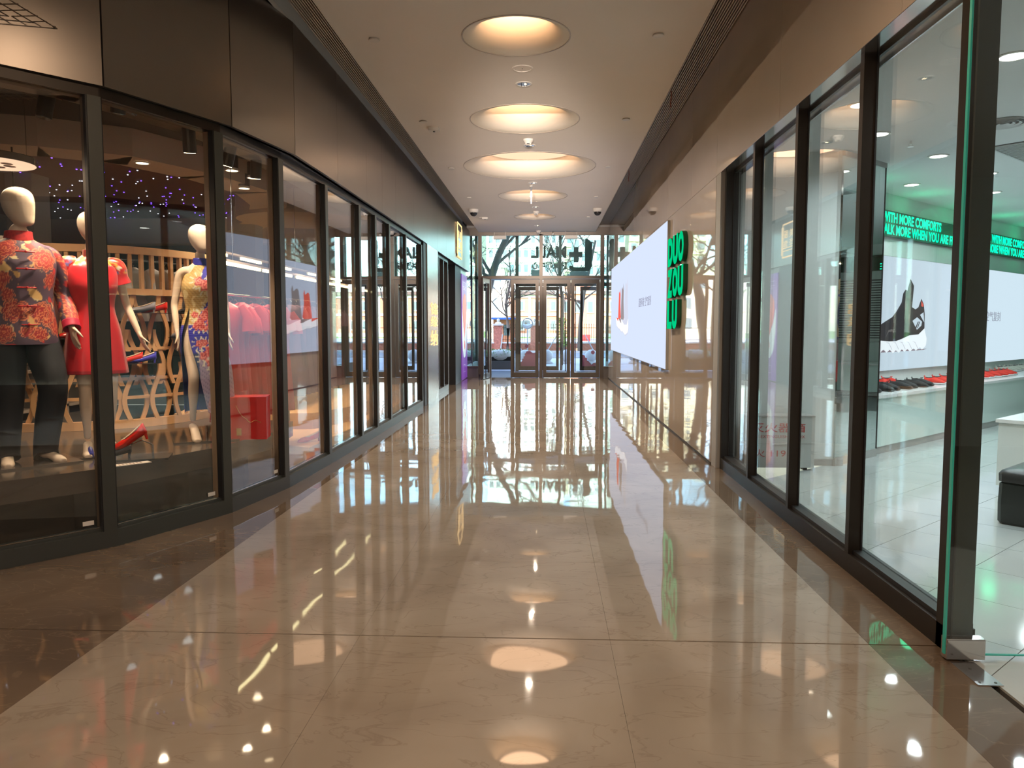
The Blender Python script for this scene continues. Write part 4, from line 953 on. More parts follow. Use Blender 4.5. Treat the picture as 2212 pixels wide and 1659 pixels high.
def body(t, pose, s, fem, hyaw, tip=0.):
    mb = MB(); J = pose
    vs = []; es = []; rd = []
    def v(p, r): vs.append(tuple(p)); rd.append(r); return len(vs) - 1
    def e(a, b): es.append((a, b)); return b
    hipw = .085 if fem else .095; shw = J.get('shw', .165 if fem else .20)
    pel = v((0, .01, .95), (.13, .10)); wa = e(pel, v((0, .005, 1.10), (.105, .085) if fem else (.13, .10))); ch = e(wa, v((0, 0, 1.28), (.13, .095) if fem else (.15, .11)))
    nb = e(ch, v((0, .01, 1.43), (.08, .06))); nk = e(nb, v((0, 0, 1.51), (.044, .046) if fem else (.056, .058))); e(nk, v((0, -.01, 1.60), (.044, .046) if fem else (.054, .056)))
    for sd in (-1, 1):
        A = J['R' if sd < 0 else 'L']
        sh = v(A['sh'], .047 if fem else .055); e(nb, sh); up = e(sh, v(Vector(A['sh']).lerp(Vector(A['el']), .5), .036 if fem else .047)); el = e(up, v(A['el'], .030 if fem else .038))
        fa = e(el, v(Vector(A['el']).lerp(Vector(A['wr']), .4), .030 if fem else .036)); e(fa, v(A['wr'], .020 if fem else .026))
        h = v((sd * hipw, .01, .90), .088 if fem else .092); e(pel, h); th = e(h, v(Vector((sd * hipw, .01, .9)).lerp(Vector(A['kn']), .5), .072 if fem else .078)); kn = e(th, v(A['kn'], .046 if fem else .052))
        ca = e(kn, v(Vector(A['kn']).lerp(Vector(A['an']), .35) + Vector((0, .018, 0)), .047 if fem else .052)); lo = e(ca, v(Vector(A['kn']).lerp(Vector(A['an']), .75), .029 if fem else .034)); an = e(lo, v(A['an'], .028 if fem else .034))
    a, b = skin_mesh(vs, es, rd); mb.add(a, b)
    head(mb, J.get('head', (0, -.03, 1.69)), 1.0 if fem else 1.06, hyaw)
    for sd in (-1, 1):
        A = J['R' if sd < 0 else 'L']; w = Vector(A['wr']); d = (w - Vector(A['el'])).normalized()
        hand(mb, w, A.get('hd', d), -sd, 1. if fem else 1.1, .3, A.get('curl', .7))
        an = Vector(A['an']); fy = A.get('foot', 0.); tz = A.get('tz', .0)
        c_, s_ = math.sin(fy), -math.cos(fy); f = lambda l, x, z: an + Vector((c_ * l - s_ * x * 0, s_ * l, 0)) + Vector((0, 0, z - an.z))
        hz = an.z - .07
        limb(mb, [f(-.045, 0, hz + .03), f(-.01, 0, hz + .035 + .0), f(.05, 0, hz * .7 + .04), f(.10, 0, hz * .3 + .032), f(.145, 0, .024), f(.185, 0, .018)], [.022, .034, .036, .038, .040, .024], .7, 12, (0, 0, 1))
    return remesh(mb, .0065, 'mannequin_skin', t, 'body')
def base(t, w, col='base_metal', rz=0.):
    o = MB().box(-w, w, -w * .8, w * .8, .001, .012).build('base_plate', col, t); o.rotation_euler = (0, 0, rz); return o
import mathutils.noise as MN
def blob(p, sc, seed): return MN.noise(Vector((p[0] * sc + seed, p[1] * sc, p[2] * sc)))
rj = random.Random(11)
# flowers on the jacket: chosen on (angle, z), size
JF = [(rj.uniform(0, 2 * PI), rj.uniform(.80, 1.50), rj.uniform(.04, .065)) for _ in range(30)]
JF += [(-PI / 2 + .55, 1.36, .085), (-PI / 2 - .5, 1.42, .07), (-PI / 2 + .8, 1.22, .06), (-PI / 2 + .5, 1.0, .085), (-PI / 2 - .35, 1.02, .08), (-PI / 2 + 1.0, .92, .075), (-PI / 2 - .9, 1.2, .07)]
def jacket_col(a, v_, p):
    base_ = (.115, .075, .115); r = .17; best = None
    for (fa, fz, fr) in JF:
        da = (a - fa + PI) % (2 * PI) - PI; dx = da * r; dz = p[2] - fz; d = math.hypot(dx, dz)
        if d < fr * 1.15:
            th = math.atan2(dz, dx); pet = .78 + .22 * abs(math.cos(th * 4)); k = d / fr / pet
            if k < 1:
                ring = abs((k * 3.2) % 1 - .5)
                pl = abs(math.sin(th * 8 + k * 3))
                return (.85, .27, .12) if ring < .10 or pl < .13 or k > .93 else ((.42, .03, .04) if k < .75 else (.24, .05, .07))
    n1 = blob(p, 13, 3.1); n2 = blob(p, 17, 9.7); n3 = blob(p, 15, 21.)
    if n1 > .42: return (.78, .50, .20)
    if n2 > .46: return (.55, .04, .04)
    if n3 > .48: return (.75, .62, .35)
    if -.02 < n1 < .012 and n3 > .05: return (.62, .40, .18)
    return base_
# --- 1: man in a flowered jacket
def mann1():
    t = thing('mannequin', 'male mannequin in flowered purple jacket with red collar and black trousers', 'mannequin', (-3.70, 5.26, .52), math.radians(48)); s = 1.93 / 1.81; t.scale = (s, s, s)
    pose = dict(R=dict(sh=(-.185, .01, 1.41), el=(-.25, .05, 1.14), wr=(-.25, -.05, .90), kn=(-.10, -.03, .50), an=(-.12, .02, .085), foot=-.2),
                L=dict(sh=(.185, .01, 1.41), el=(.27, .06, 1.14), wr=(.27, -.08, .91), kn=(.13, -.12, .50), an=(.10, .0, .085), foot=.35), head=(0, -.03, 1.70))
    body(t, pose, s, False, math.radians(40))
    cloth([(0, .0, .80, .205, .15), (0, 0, .86, .20, .148), (0, .0, 1.0, .185, .135), (0, 0, 1.12, .175, .13), (0, 0, 1.28, .20, .14), (0, .01, 1.38, .205, .13), (0, .01, 1.44, .17, .11), (0, .01, 1.475, .105, .085), (0, .005, 1.49, .078, .074)],
          150, 240, jacket_col, 'jacket_cloth', t, 'jacket', wave=lambda a, v_: .015 * math.sin(a * 7 + v_ * 6) * (1 - v_))
    cloth([(0, .004, 1.475, .083, .080), (0, .0, 1.51, .076, .074), (0, -.002, 1.54, .073, .070)], 14, 48, lambda a, v_, p: (.62, .03, .03) if int((a * 9 + v_ * 4)) % 3 else (.45, .01, .02), 'jacket_cloth', t, 'collar')
    for sd in (-1, 1):
        A = pose['R' if sd < 0 else 'L']; sh, el, wr = Vector(A['sh']), Vector(A['el']), Vector(A['wr'])
        tubecloth([sh + Vector((-sd * .07, 0, .012)), sh + Vector((-sd * .01, 0, -.022)), sh.lerp(el, .4), el, el.lerp(wr, .5), el.lerp(wr, .86)], [.046, .066, .068, .062, .057, .053], lambda a, v_, p: jacket_col(a, v_, p), 'jacket_cloth', t, 'sleeve', 60, 40)
        tubecloth([el.lerp(wr, .82), el.lerp(wr, .92), el.lerp(wr, 1.03)], [.055, .054, .056], lambda a, v_, p: (.45, .01, .05), 'jacket_cloth', t, 'cuff', 8, 32)
    for k, z in enumerate((1.40, 1.29, 1.17, 1.05, .93)):
        y = -.148 if z > 1.2 else -.140
        MB().tube([(-.055, y - .006 + .008, z), (0, y - .012, z), (.055, y - .006 + .008, z)], .005, 6).ball((0, y - .016, z), .009, 8, 6).build('knot_button', 'red_trim', t)
    MB().tube([(0, -.149 if z > 1.15 else -.147, z) for z in (.81, 1.0, 1.15, 1.3, 1.42)], .003, 5).build('front_seam', 'navy', t) if 0 else None
    for sd in (-1, 1):
        A = pose['R' if sd < 0 else 'L']; kn, an = Vector(A['kn']), Vector(A['an'])
        tubecloth([(sd * .06, .01, .96), (sd * .088, .01, .86), Vector((sd * .095, .01, .9)).lerp(kn, .5), kn, kn.lerp(an, .5) + Vector((0, .01, 0)), an + Vector((0, -.0, .0)), an + Vector((0, -.01, -.045))], [.110, .120, .108, .088, .082, .074, .076], lambda a, v_, p: None, 'trouser_black', t, 'trouser_leg', 40, 28)
    base(t, .27, 'base_metal')
    return t
mann1()
# --- 2: red dress with embroidered yoke
def red_col(a, v_, p):
    if v_ > .80 or (v_ > .72 and p[1] < 0):
        n1 = blob(p, 24, 1.); n2 = blob(p, 30, 5.); n3 = blob(p, 26, 8.)
        if n1 > .22: return (.80, .42, .08)
        if n2 > .25: return (.16, .14, .35)
        if n3 > .27: return (.75, .68, .50)
        if abs(n1) < .05: return (.78, .18, .05)
    if v_ < .03: return (.35, .0, .01)
    return (.66, .012, .022)
def mann2():
    t = thing('mannequin', 'female mannequin in a short red dress with embroidered shoulders', 'mannequin', (-3.40, 5.62, .52), math.radians(38))
    s = 1.0; t.scale = (s, s, 1.01)
    tp = .05
    pose = dict(R=dict(sh=(-.165, .01, 1.41), el=(-.235, .04, 1.13), wr=(-.265, -.06, .89), kn=(-.08, -.02, .50), an=(-.07, .03, .12), foot=-.1),
                L=dict(sh=(.165, .01, 1.41), el=(.235, .05, 1.13), wr=(.30, -.08, .90), kn=(.09, -.09, .51), an=(.08, .02, .12), foot=.2), head=(0, -.03, 1.695))
    body(t, pose, s, True, math.radians(35))
    cloth([(0, -.01, .62, .215, .165), (0, -.005, .75, .20, .150), (0, .0, .92, .178, .128), (0, 0, 1.08, .142, .110), (0, 0, 1.16, .142, .112), (0, -.005, 1.27, .165, .125), (0, .0, 1.38, .165, .105), (0, .01, 1.43, .135, .088), (0, .008, 1.465, .085, .070), (0, .005, 1.48, .06, .058)],
          150, 200, red_col, 'red_cloth', t, 'dress', wave=lambda a, v_: .035 * math.sin(a * 9 + 1) * max(0, 1 - v_ * 2.4))
    cloth([(0, .004, 1.47, .062, .06), (0, .0, 1.50, .056, .056), (0, -.002, 1.53, .054, .054)], 10, 40, lambda a, v_, p: (.30, .01, .02) if int(a * 9) % 2 else (.5, .2, .06), 'red_cloth', t, 'collar')
    for sd in (-1, 1):
        A = pose['R' if sd < 0 else 'L']; sh, el = Vector(A['sh']), Vector(A['el'])
        tubecloth([sh + Vector((-sd * .07, 0, .03)), sh + Vector((sd * .0, 0, .008)), sh.lerp(el, .25), sh.lerp(el, .42)], [.045, .064, .066, .078], lambda a, v_, p: red_col(a, .9 if v_ < .55 else .4, p), 'red_cloth', t, 'sleeve', 24, 40)
        an = Vector(A['an'])
        MB().tube([an + Vector((0, .04, -.05)), an + Vector((0, -.06, -.07)), an + Vector((0, -.14, -.096)), an + Vector((0, -.18, -.10))], [.034, .040, .042, .022], 12, ry=[.03, .028, .024, .015], up=(1, 0, 0)).tube([an + Vector((0, .05, -.05)), an + Vector((0, .05, -.115))], [.014, .008], 8).build('court_shoe', 'navy', t, smooth=True)
    base(t, .20, 'podium_top')
    return t
mann2()
# --- 3: blue qipao with gold panel and roses
ROSES = [(-.02, 1.335, .045), (.03, 1.30, .05), (.055, 1.10, .042), (.02, 1.05, .052), (-.02, 1.00, .04), (.05, .995, .03), (.075, 1.0, .026), (-.05, .965, .036), (-.015, .955, .03), (.02, .95, .028),
         (-.03, .82, .038), (.01, .83, .03), (.05, .76, .05), (.00, .72, .042), (.05, .66, .04), (.10, .655, .045), (.075, .60, .03), (.09, .70, .03), (-.06, 1.06, .03), (.09, .30, .0)]
def blue_col(a, v_, p):
    front = -math.sin(a); x = p[0]; z = p[2]
    if front > -.05:
        for (fx, fz, fr) in ROSES:
            d = math.hypot(x - fx, z - fz)
            if fr and d < fr:
                th = math.atan2(z - fz, x - fx); k = d / fr / (.86 + .14 * math.cos(th * 5 + fz * 9)); w = math.sin(k * 11 + th * 2)
                if k > 1: continue
                return (.80, .30, .24) if w > .45 else ((.62, .10, .09) if w > -.6 else (.35, .02, .04))
        for (fx, fz, fr) in ROSES:
            d = math.hypot(x - fx, z - fz)
            if fr and fr < d < fr * 1.75:
                th = math.atan2(z - fz, x - fx)
                if math.sin(th * 9 + fz * 40) > .72: return (.70, .66, .52)
        cz = blob(p, 22, 2.)
        if z > .98 and x < .035 - (1.42 - z) * .10 + .03 * math.sin(z * 17):
            if cz > .33: return (.82, .68, .35)
            return (.62, .42, .15) if math.sin((x * 1.2 + z) * 190) > 0 else (.50, .33, .12)
        if 1.08 < z < 1.30 and -.03 < x < .08 and cz > .24: return (.72, .60, .42)
        if z < .74 - .0:
            edge = -.045 + (.74 - z) * .05
            if x > edge:
                g = (x * .8 + z) * 26; f = g - math.floor(g)
                hx = math.hypot((x - .10) / .05, (z - .24) / .12)
                if hx < 1: return (.60, .12, .08) if hx > .6 else (.30, .08, .08)
                if hx < 1.7: return (.55, .30, .36) if f < .6 else (.48, .24, .22)
                return (.16, .12, .22) if f < .14 else (.30 + .10 * f, .24 + .08 * f, .38 + .07 * f)
            return (.03, .055, .16)
    return (.045, .045, .42)
def mann3():
    t = thing('mannequin', 'female mannequin in a long blue dress with gold panel and printed roses', 'mannequin', (-2.96, 6.47, .52), math.radians(28))
    s = 1.0; t.scale = (s, s, 1.015)
    pose = dict(R=dict(sh=(-.16, .01, 1.42), el=(-.215, .035, 1.14), wr=(-.20, -.045, .91), kn=(-.085, -.12, .54), an=(-.10, -.04, .16), foot=.15, curl=.5),
                L=dict(sh=(.16, .01, 1.42), el=(.20, .05, 1.14), wr=(.21, -.02, .91), kn=(.08, .02, .54), an=(.09, .14, .17), foot=.3), head=(0, -.03, 1.70))
    body(t, pose, s, True, math.radians(48))
    def wv(a, v_): return .02 * math.sin(a * 6 + .5) * max(0, 1 - v_ * 1.8)
    cloth([(.045, .0, .24, .20, .17), (.04, .0, .42, .20, .17), (.03, .0, .62, .195, .165), (.0, .0, .80, .178, .145), (0, .0, .93, .172, .132), (0, 0, 1.09, .130, .104), (0, 0, 1.15, .128, .104), (0, -.008, 1.28, .152, .124), (0, .0, 1.37, .135, .098), (0, .01, 1.43, .098, .08), (0, .008, 1.47, .066, .062), (0, .004, 1.49, .056, .054)],
          190, 220, blue_col, 'blue_cloth', t, 'dress', wave=wv, slit=(math.radians(-140), math.radians(46), .50))
    cloth([(0, .004, 1.475, .060, .058), (0, .0, 1.50, .055, .054), (0, -.004, 1.535, .053, .052)], 10, 40, lambda a, v_, p: (.05, .05, .42), 'blue_cloth', t, 'collar')
    base(t, .26, 'podium_top')
    MB().tube([(.02, .16, .01), (.02, .16, .10)], .008).build('heel_post', 'chrome', t)
    return t
mann3()
# ---------------------------------------------------------------- curved beech shelf screen
LP = [(-5.6, 6.65), (-5.03, 6.78), (-4.65, 6.86), (-4.38, 6.95), (-4.11, 7.09), (-3.93, 7.25), (-3.82, 7.42), (-3.72, 7.64), (-3.65, 7.9), (-3.60, 8.25)]
def along(t_, off=0.):
    # point at arc length t_ of LP
    for i in range(len(LP) - 1):
        a, b = LP[i], LP[i + 1]; L = math.hypot(b[0] - a[0], b[1] - a[1])
        if t_ <= L or i == len(LP) - 2:
            f = t_ / L; n = (-(b[1] - a[1]) / L, (b[0] - a[0]) / L)
            return (a[0] + (b[0] - a[0]) * f + n[0] * off, a[1] + (b[1] - a[1]) * f + n[1] * off), (math.atan2(b[1] - a[1], b[0] - a[0]))
        t_ -= L
LT = sum(math.hypot(LP[i + 1][0] - LP[i][0], LP[i + 1][1] - LP[i][1]) for i in range(len(LP) - 1))
t = thing('shelf_screen', 'curved open beech screen of wavy strips with shoe shelves', 'shelf')
def rail(z0, z1, o0, o1, nm, m='beech'):
    b = MB(); n = 26
    A = [along(LT * i / n, o0)[0] for i in range(n + 1)]; B = [along(LT * i / n, o1)[0] for i in range(n + 1)]
    for i in range(n): b.prism([A[i], A[i + 1], B[i + 1], B[i]], z0, z1)
    return b.build(nm, m, t)
rail(2.19, 2.26, -.03, .03, 'top_rail'); rail(1.80, 1.86, -.06, .10, 'middle_rail'); rail(.521, .60, -.03, .05, 'bottom_rail')
rail(1.27, 1.30, .0, .02, 'cross_rail'); rail(.98, 1.01, -.0, .02, 'cross_rail'); rail(.80, .83, .0, .02, 'cross_rail')
n = int(LT / .105)
pr = MB().box(-.016, .016, -.02, .02, 0, .33).build('upright', 'beech', t)
for i in range(n):
    (x, y), an = along(.05 + i * .105)
    if i == 0: pr.location = (x, y, 1.86); pr.rotation_euler = (0, 0, an)
    else: share(pr, (x, y, 1.86), t, an)
def wavy(ph, amp, h, name):
    b = MB(); rs = []
    for i in range(15):
        f = i / 14; z = h * f; x = amp * math.sin(f * PI * 1.5 + ph); rs.append([(x - .022, -.012, z), (x + .022, -.012, z), (x + .022, .006, z), (x - .022, .006, z)])
    b.rings(rs); return b.build(name, 'beech', t)
w1 = wavy(0, .05, .54, 'strip'); w2_ = wavy(PI, .05, .54, 'strip'); k = 0
m_ = int(LT / .125); first = {0: True, 1: True}
for i in range(m_):
    for lvl, z in enumerate((.60, .93, 1.26)):
        kk = (i + lvl) % 2; (x, y), an = along(.06 + i * .125 + (.0625 if lvl == 1 else 0), -.02 if kk else .03)
        src = (w1, w2_)[kk]
        if first[kk]: src.location = (x, y, z); src.rotation_euler = (0, 0, an); first[kk] = False
        else: share(src, (x, y, z), t, an)
shelf_t = []
for (tt, z) in [(1.85, 1.63), (2.35, 1.63), (2.75, 1.63), (1.75, 1.15), (2.25, 1.39), (2.65, 1.15), (1.3, 1.39), (.8, 1.15)]:
    (x, y), an = along(tt, -.10); o = MB().box(-.19, .19, -.09, .09, -.006, .0).build('glass_shelf', 'shelf_glass_dark', t); o.location = (x, y, z); o.rotation_euler = (0, 0, an); shelf_t.append((x, y, z, an))
def pump(m, m2=None):
    t = thing('court_shoe', '', 'shoe')
    def ring(y, w, z0, z1, open_=0):
        return [(w * math.cos(a) * (1 if math.sin(a) < 0 else 1 - .25 * open_), y, (z0 + z1) / 2 + (z1 - z0) / 2 * math.sin(a)) for a in [2 * PI * j / 12 for j in range(12)]]
    MB().rings([ring(-.125, .008, .006, .016), ring(-.115, .022, .002, .03), ring(-.085, .036, .0, .048), ring(-.05, .040, .0, .056), ring(-.01, .034, .008, .064), ring(.04, .030, .020, .080), ring(.085, .031, .030, .098), ring(.107, .022, .034, .106), ring(.114, .008, .040, .104)]).build('upper', m, t, smooth=True)
    MB().rings([ring(-.045, .014, .046, .0595), ring(-.02, .027, .050, .064), ring(.02, .025, .060, .0765), ring(.07, .025, .080, .096), ring(.095, .016, .090, .107)]).build('lining', 'shoe_lining', t, smooth=True)
    MB().tube([(0, .095, .06), (0, .098, .03), (0, .094, .0)], [.018, .010, .007], 8, up=(0, 1, 0)).build('heel', m2 or m, t, smooth=True)
    return t
pl = [('pump_red', 'red'), ('pump_blue', 'blue'), ('pump_black', 'black'), ('pump_green', 'green'), ('pump_silver', 'silver')]
PP = {c: pump(m) for m, c in pl}; used = set()
def putp(c, loc, rz, lab, grp='court shoes on the beech screen shelves', sc=1.):
    t = PP[c]
    if c in used: t = dup(t)
    used.add(c); t.location = loc; t.rotation_euler = (0, 0, rz); t['label'] = lab; t['group'] = grp; t.scale = (sc,) * 3
    return t
names = [('silver', 'red', 'upper left glass shelf'), ('black', 'black', 'upper middle glass shelf'), ('black', 'red', 'upper right glass shelf'), ('red', 'blue', 'low shelf beside the red dress'), ('silver', 'blue', 'middle glass shelf by the blue dress'), ('green', 'silver', 'low glass shelf behind the blue dress'), ('red', 'black', 'shelf behind the red dress'), ('blue', 'black', 'shelf behind the flowered jacket')]
for (x, y, z, an), (c1, c2, lb) in zip(shelf_t, names):
    for j, c in enumerate((c1, c2)):
        dx = -.07 if j == 0 else .06
        putp(c, (x + dx * math.cos(an) - .0, y + dx * math.sin(an) - .02 * j, z + .0005), math.radians(-62), '%s court shoe, %s of the pair on the %s' % (c, ('left', 'right')[j], lb))
# hanging clothes behind the upper part of the screen
def gown(m, h=1.1, w=.19, slim=.05):
    t = thing('garment', '', 'dress')
    rows = []
    for z, sx, sy in [(-.02, .03, .015), (-.06, .12, .035), (-.10, .19, .05), (-.22, .17, .06), (-.4, .14, .055), (-h * .6, .16, .06), (-h, .20, .07)]: rows.append([0, 0, z, sx, sy])
    rs = []
    for i, (x, y, z, rx, ry) in enumerate(smooth_rows(rows, 22)):
        rs.append([(rx * math.cos(a) * (w / .19), ry * math.sin(a) * (slim / .05) * (1 + .25 * math.sin(a * 5) * i / 22), z) for a in [2 * PI * j / 20 for j in range(20)]])
    MB().rings(rs).build('cloth', m, t, smooth=True)
    for sd in (-1, 1): MB().tube([(sd * .14, 0, -.07), (sd * .2, 0, -.16), (sd * .21, 0, -.3)], [.045, .05, .06], 10, ry=[.03, .03, .03], up=(0, 1, 0)).build('sleeve', m, t, smooth=True)
    MB().tube([(-.17, 0, -.085), (0, 0, -.03), (.17, 0, -.085)], .006, 6).tube([(0, 0, -.03), (0, 0, .0), (.02, 0, .02), (.0, 0, .045), (-.015, 0, .03)], .003, 6).build('hanger', 'chrome', t)
    return t
gg = gown('gown_grey', .55, .17, .04); gg['group'] = 'pale garments hung behind the beech screen'
for k in range(9):
    (x, y), an = along(1.0 + k * .22, .22)
    o = gg if k == 0 else dup(gg)
    o.location = (x, y, 2.10); o.rotation_euler = (0, 0, an + PI / 2 + .3); o['label'] = 'pale garment hung behind the beech uprights, %s from the left' % ordn[k]
t = thing('hanging_rail', 'dark rail carrying pale garments behind the beech screen', 'rail')
MB().tube([(*along(.7 + .3 * k, .22)[0], 2.148) for k in range(9)], .008).build('bar', 'frame_black', t)
for k in (0, 8): (x, y), _ = along(.7 + .3 * k, .22); MB().tube([(x, y, 2.15), (x, y, 3.44)], .008).build('dropper', 'frame_black', t)
# ---------------------------------------------------------------- red dresses on a rack, gift boxes
t = thing('clothes_rack', 'black clothes rack of red dresses behind the gift boxes', 'rack')
MB().tube([(-3.0, 6.95, 1.80), (-2.98, 7.6, 1.80), (-2.95, 8.6, 1.80)], .011).build('bar', 'chrome', t)
for p in ((-3.0, 6.95), (-2.95, 8.6)): MB().tube([(*p, .521 if p[1] < 7.5 else .22), (*p, 1.80)], .011).build('post', 'frame_black', t)
gr = gown('gown_red', 1.15, .16, .05); gr['group'] = 'red dresses on the rack'
for k in range(12):
    o = gr if k == 0 else dup(gr)
    o.location = (-2.99 + .01 * math.sin(k * 3), 7.02 + k * .125, 1.755 - .02 * (k % 3)); o.rotation_euler = (0, 0, math.radians(8 + 9 * math.sin(k * 2.3))); o['label'] = 'red satin dress hanging on the rack, %s from the camera end' % ordn[k]
gd = gown('gown_dark', 1.2, .17, .05); gd['group'] = 'dark dresses farther along'
t = thing('clothes_rack', 'second clothes rack with dark dresses over the orange platform', 'rack')
MB().tube([(-3.3, 9.6, 1.85), (-3.3, 12.0, 1.85)], .011).build('bar', 'chrome', t)
for y in (9.6, 12.0): MB().tube([(-3.3, y, .421), (-3.3, y, 1.85)], .011).build('post', 'frame_black', t)
for k in range(10):
    o = gd if k == 0 else dup(gd)
    o.location = (-3.3, 9.75 + k * .22, 1.80); o.rotation_euler = (0, 0, math.radians(5 + 8 * math.sin(k * 1.9))); o['label'] = 'dark maroon dress on the second rack, %s from the camera end' % ordn[k]
def gift(loc, rz, lab):
    t = thing('gift_box', lab, 'box', loc, rz, 'red gift boxes on the podium')
    MB().box(0, .30, 0, .24, 0, .33).build('body', 'box_red', t); MB().box(-.003, .303, -.003, .243, .33, .37).build('lid', 'box_red', t)
    g = MB(); pts = [(.05 + .012 * k, -.004, .30 - .018 * k - .02 * math.sin(k * .5)) for k in range(8)] + [(.15 + .015 * k, -.004, .16 - .01 * math.sin(k * 1.2)) for k in range(8)]
    g.tube(pts, .002, 5).build('gold_swirl', 'gold_print', t)
    MB().box(.05, .09, -.003, 0, .04, .10).box(-.003, 0, .05, .09, .04, .07).box(-.003, 0, .05, .09, .09, .12).build('gold_mark', 'gold_print', t)
    return t
gift((-2.72, 6.43, .5205), math.radians(12), 'glossy red gift box with gold swirl, the one nearer the glass')
gift((-3.12, 6.95, .5205), math.radians(12), 'glossy red gift box half hidden behind the window post')
# red shoe on a stand, base board, price card
t = thing('shoe_stand', 'chrome shoe stand on a dark board at the podium edge', 'stand', (-3.03, 5.50, .5205), math.radians(20))
MB().box(-.22, .22, -.13, .13, 0, .012).build('board', 'podium_dark', t)
MB().tube([(.10, .0, .012), (.10, 0, .10)], .008).build('post', 'chrome', t); MB().tube([(.10, 0, .10), (.03, 0, .135), (-.06, 0, .10)], .006).build('cradle', 'chrome', t)
o = putp('red', (-3.055, 5.47, .625), math.radians(-70), 'large glossy red court shoe tilted on the chrome stand', 'display shoes on the podium', 1.15); o.rotation_euler = (math.radians(22), 0, math.radians(-72))
putp('black', (-3.17, 5.42, .533), math.radians(-60), 'black court shoe lying under the tilted red one', 'display shoes on the podium', 1.05)
o = putp('red', (-2.62, 8.3, .2205), math.radians(-50), 'small red heeled shoe standing alone on the orange platform', 'display shoes on the podium', 1.1)
t = thing('price_card', 'small cream card lying on the podium edge in front of the shoe stand', 'card', (-2.98, 5.23, .5205), math.radians(50))
MB().box(-.17, .17, -.035, .035, 0, .004).build('card', 'paper', t); text('老美华旗袍礼服', 'lettering', 'ink', (-.13, -.02, .0042), (1, 0, 0), (0, 1, 0), .26, .04, .0006, t) if 0 else [MB().box(-.14 + .024 * k, -.128 + .024 * k, -.018, .018, .004, .0046).build('printed_mark', 'ink', t) for k in range(11)]
t = thing('handbag', 'small black handbag on the middle beech rail beside the blue dress', 'bag', (*along(2.62, -.01)[0], 1.861), 1.2)
MB().rings([[(x * sc, y * .05, z) for x, y in ((-.11, -1), (.11, -1), (.11, 1), (-.11, 1))] for z, sc in ((0, 1), (.06, .95), (.15, .7))]).build('body', 'pump_black', t); MB().tube([(-.05, 0, .15), (-.04, 0, .22), (.04, 0, .22), (.05, 0, .15)], .006).build('handle', 'pump_black', t)
# nest of black framed tables behind the man
for k, (x, y, h, w, lb) in enumerate([(-4.75, 5.75, .44, .34, 'larger black framed nesting table behind the man'), (-4.35, 5.35, .36, .26, 'smaller black framed nesting table behind the man')]):
    t = thing('side_table', lb, 'table', (x, y, .5205), .3, 'nesting tables behind the male mannequin')
    MB().box(-w, w, -w * .7, w * .7, h - .03, h).build('table_top', 'podium_top', t)
    for sx in (-1, 1):
        for sy_ in (-1, 1): MB().box(sx * w - .012, sx * w + .012, sy_ * w * .7 - .012, sy_ * w * .7 + .012, 0, h - .03).build('leg', 'frame_black', t)
for k in range(3):
    tag(MB().box(-.2, .2, -.14, .14, 0, .045).build('folded_cloth', 'trouser_black', loc=(-4.78, 5.72, .962 + k * .0455)), 'folded dark garment on the larger nesting table, %s from the bottom' % ordn[k], 'clothes', 'folded garments on the nesting table')
# ceiling fittings
t = thing('disc_lamp', 'round patterned pendant disc lamp hung on thin wires above the man', 'pendant lamp', (-4.3, 5.85, 2.76))
MB().lathe([(.30, 0), (.305, .05), (.30, .055), (.001, .055)], n=40).build('frame', 'podium_top', t, smooth=True)
MB().lathe([(.295, -.001), (.295, .004), (.001, .004)], n=40).build('diffuser', 'lamp_peach', t)
for k in range(7):
    a = k * .9; MB().face3([(.12 * math.cos(a) + .04 * math.cos(b), .12 * math.sin(a) + .05 * math.sin(b), -.003) for b in [2 * PI * j / 9 for j in range(9)]], .001, (0, 0, -1)).build('petal_print', 'shop_beige', t)
for a in (0, 2.1, 4.2): MB().tube([(.28 * math.cos(a), .28 * math.sin(a), .05), (.28 * math.cos(a), .28 * math.sin(a), .66)], .002, 5).build('wire', 'chrome', t)
light('AREA', 'disc_lamp_light', (-4.3, 5.85, 2.74), 14, (1, .72, .48), shape='DISK', size=.5, target=(-4.3, 5.85, 0))
t = thing('lighting_track', 'black lighting track just behind the shop glass', 'track')
ta = offs(.42, V)
for i in range(1, 9): MB().seg(ta[i], ta[i + 1], 0, None, -.018, .018, 3.30, 3.335).build('track', 'frame_black', t)
for i in range(1, 10): MB().tube([(*ta[i], 3.335), (*ta[i], 3.40)], .006).build('hanger', 'frame_black', t)
SP = [((-3.52, 5.35, 3.05), (-3.75, 5.2, 1.6), 'black cylinder spotlight pointing down over the man', 0, 55), ((-3.03, 5.42, 3.10), (-3.4, 5.7, 1.7), 'black cylinder spotlight tilted toward the red dress', 0, 60), ((-2.93, 5.45, 3.10), (-3.8, 5.1, 1.3), 'second black spotlight crossing the tilted one', 0, 45),
      ((-2.86, 6.12, 2.98), (-2.98, 6.5, 1.5), 'glaring lit spotlight over the blue dress', 1, 60), ((-2.80, 6.75, 3.0), (-3.3, 6.9, 1.3), 'spotlight at the post right of the blue dress', 1, 45), ((-2.77, 7.3, 3.0), (-3.0, 7.7, 1.3), 'spotlight above the red dress rack', 1, 45), ((-2.70, 7.6, 3.0), (-2.75, 6.5, .7), 'black spotlight aimed back at the gift boxes', 0, 40),
      ((-2.72, 9.2, 3.0), (-3.2, 9.8, .9), 'spotlight above the orange platform, nearer one', 1, 150), ((-2.7, 11.0, 3.0), (-3.2, 11.5, .9), 'spotlight above the orange platform, farther one', 1, 150)]
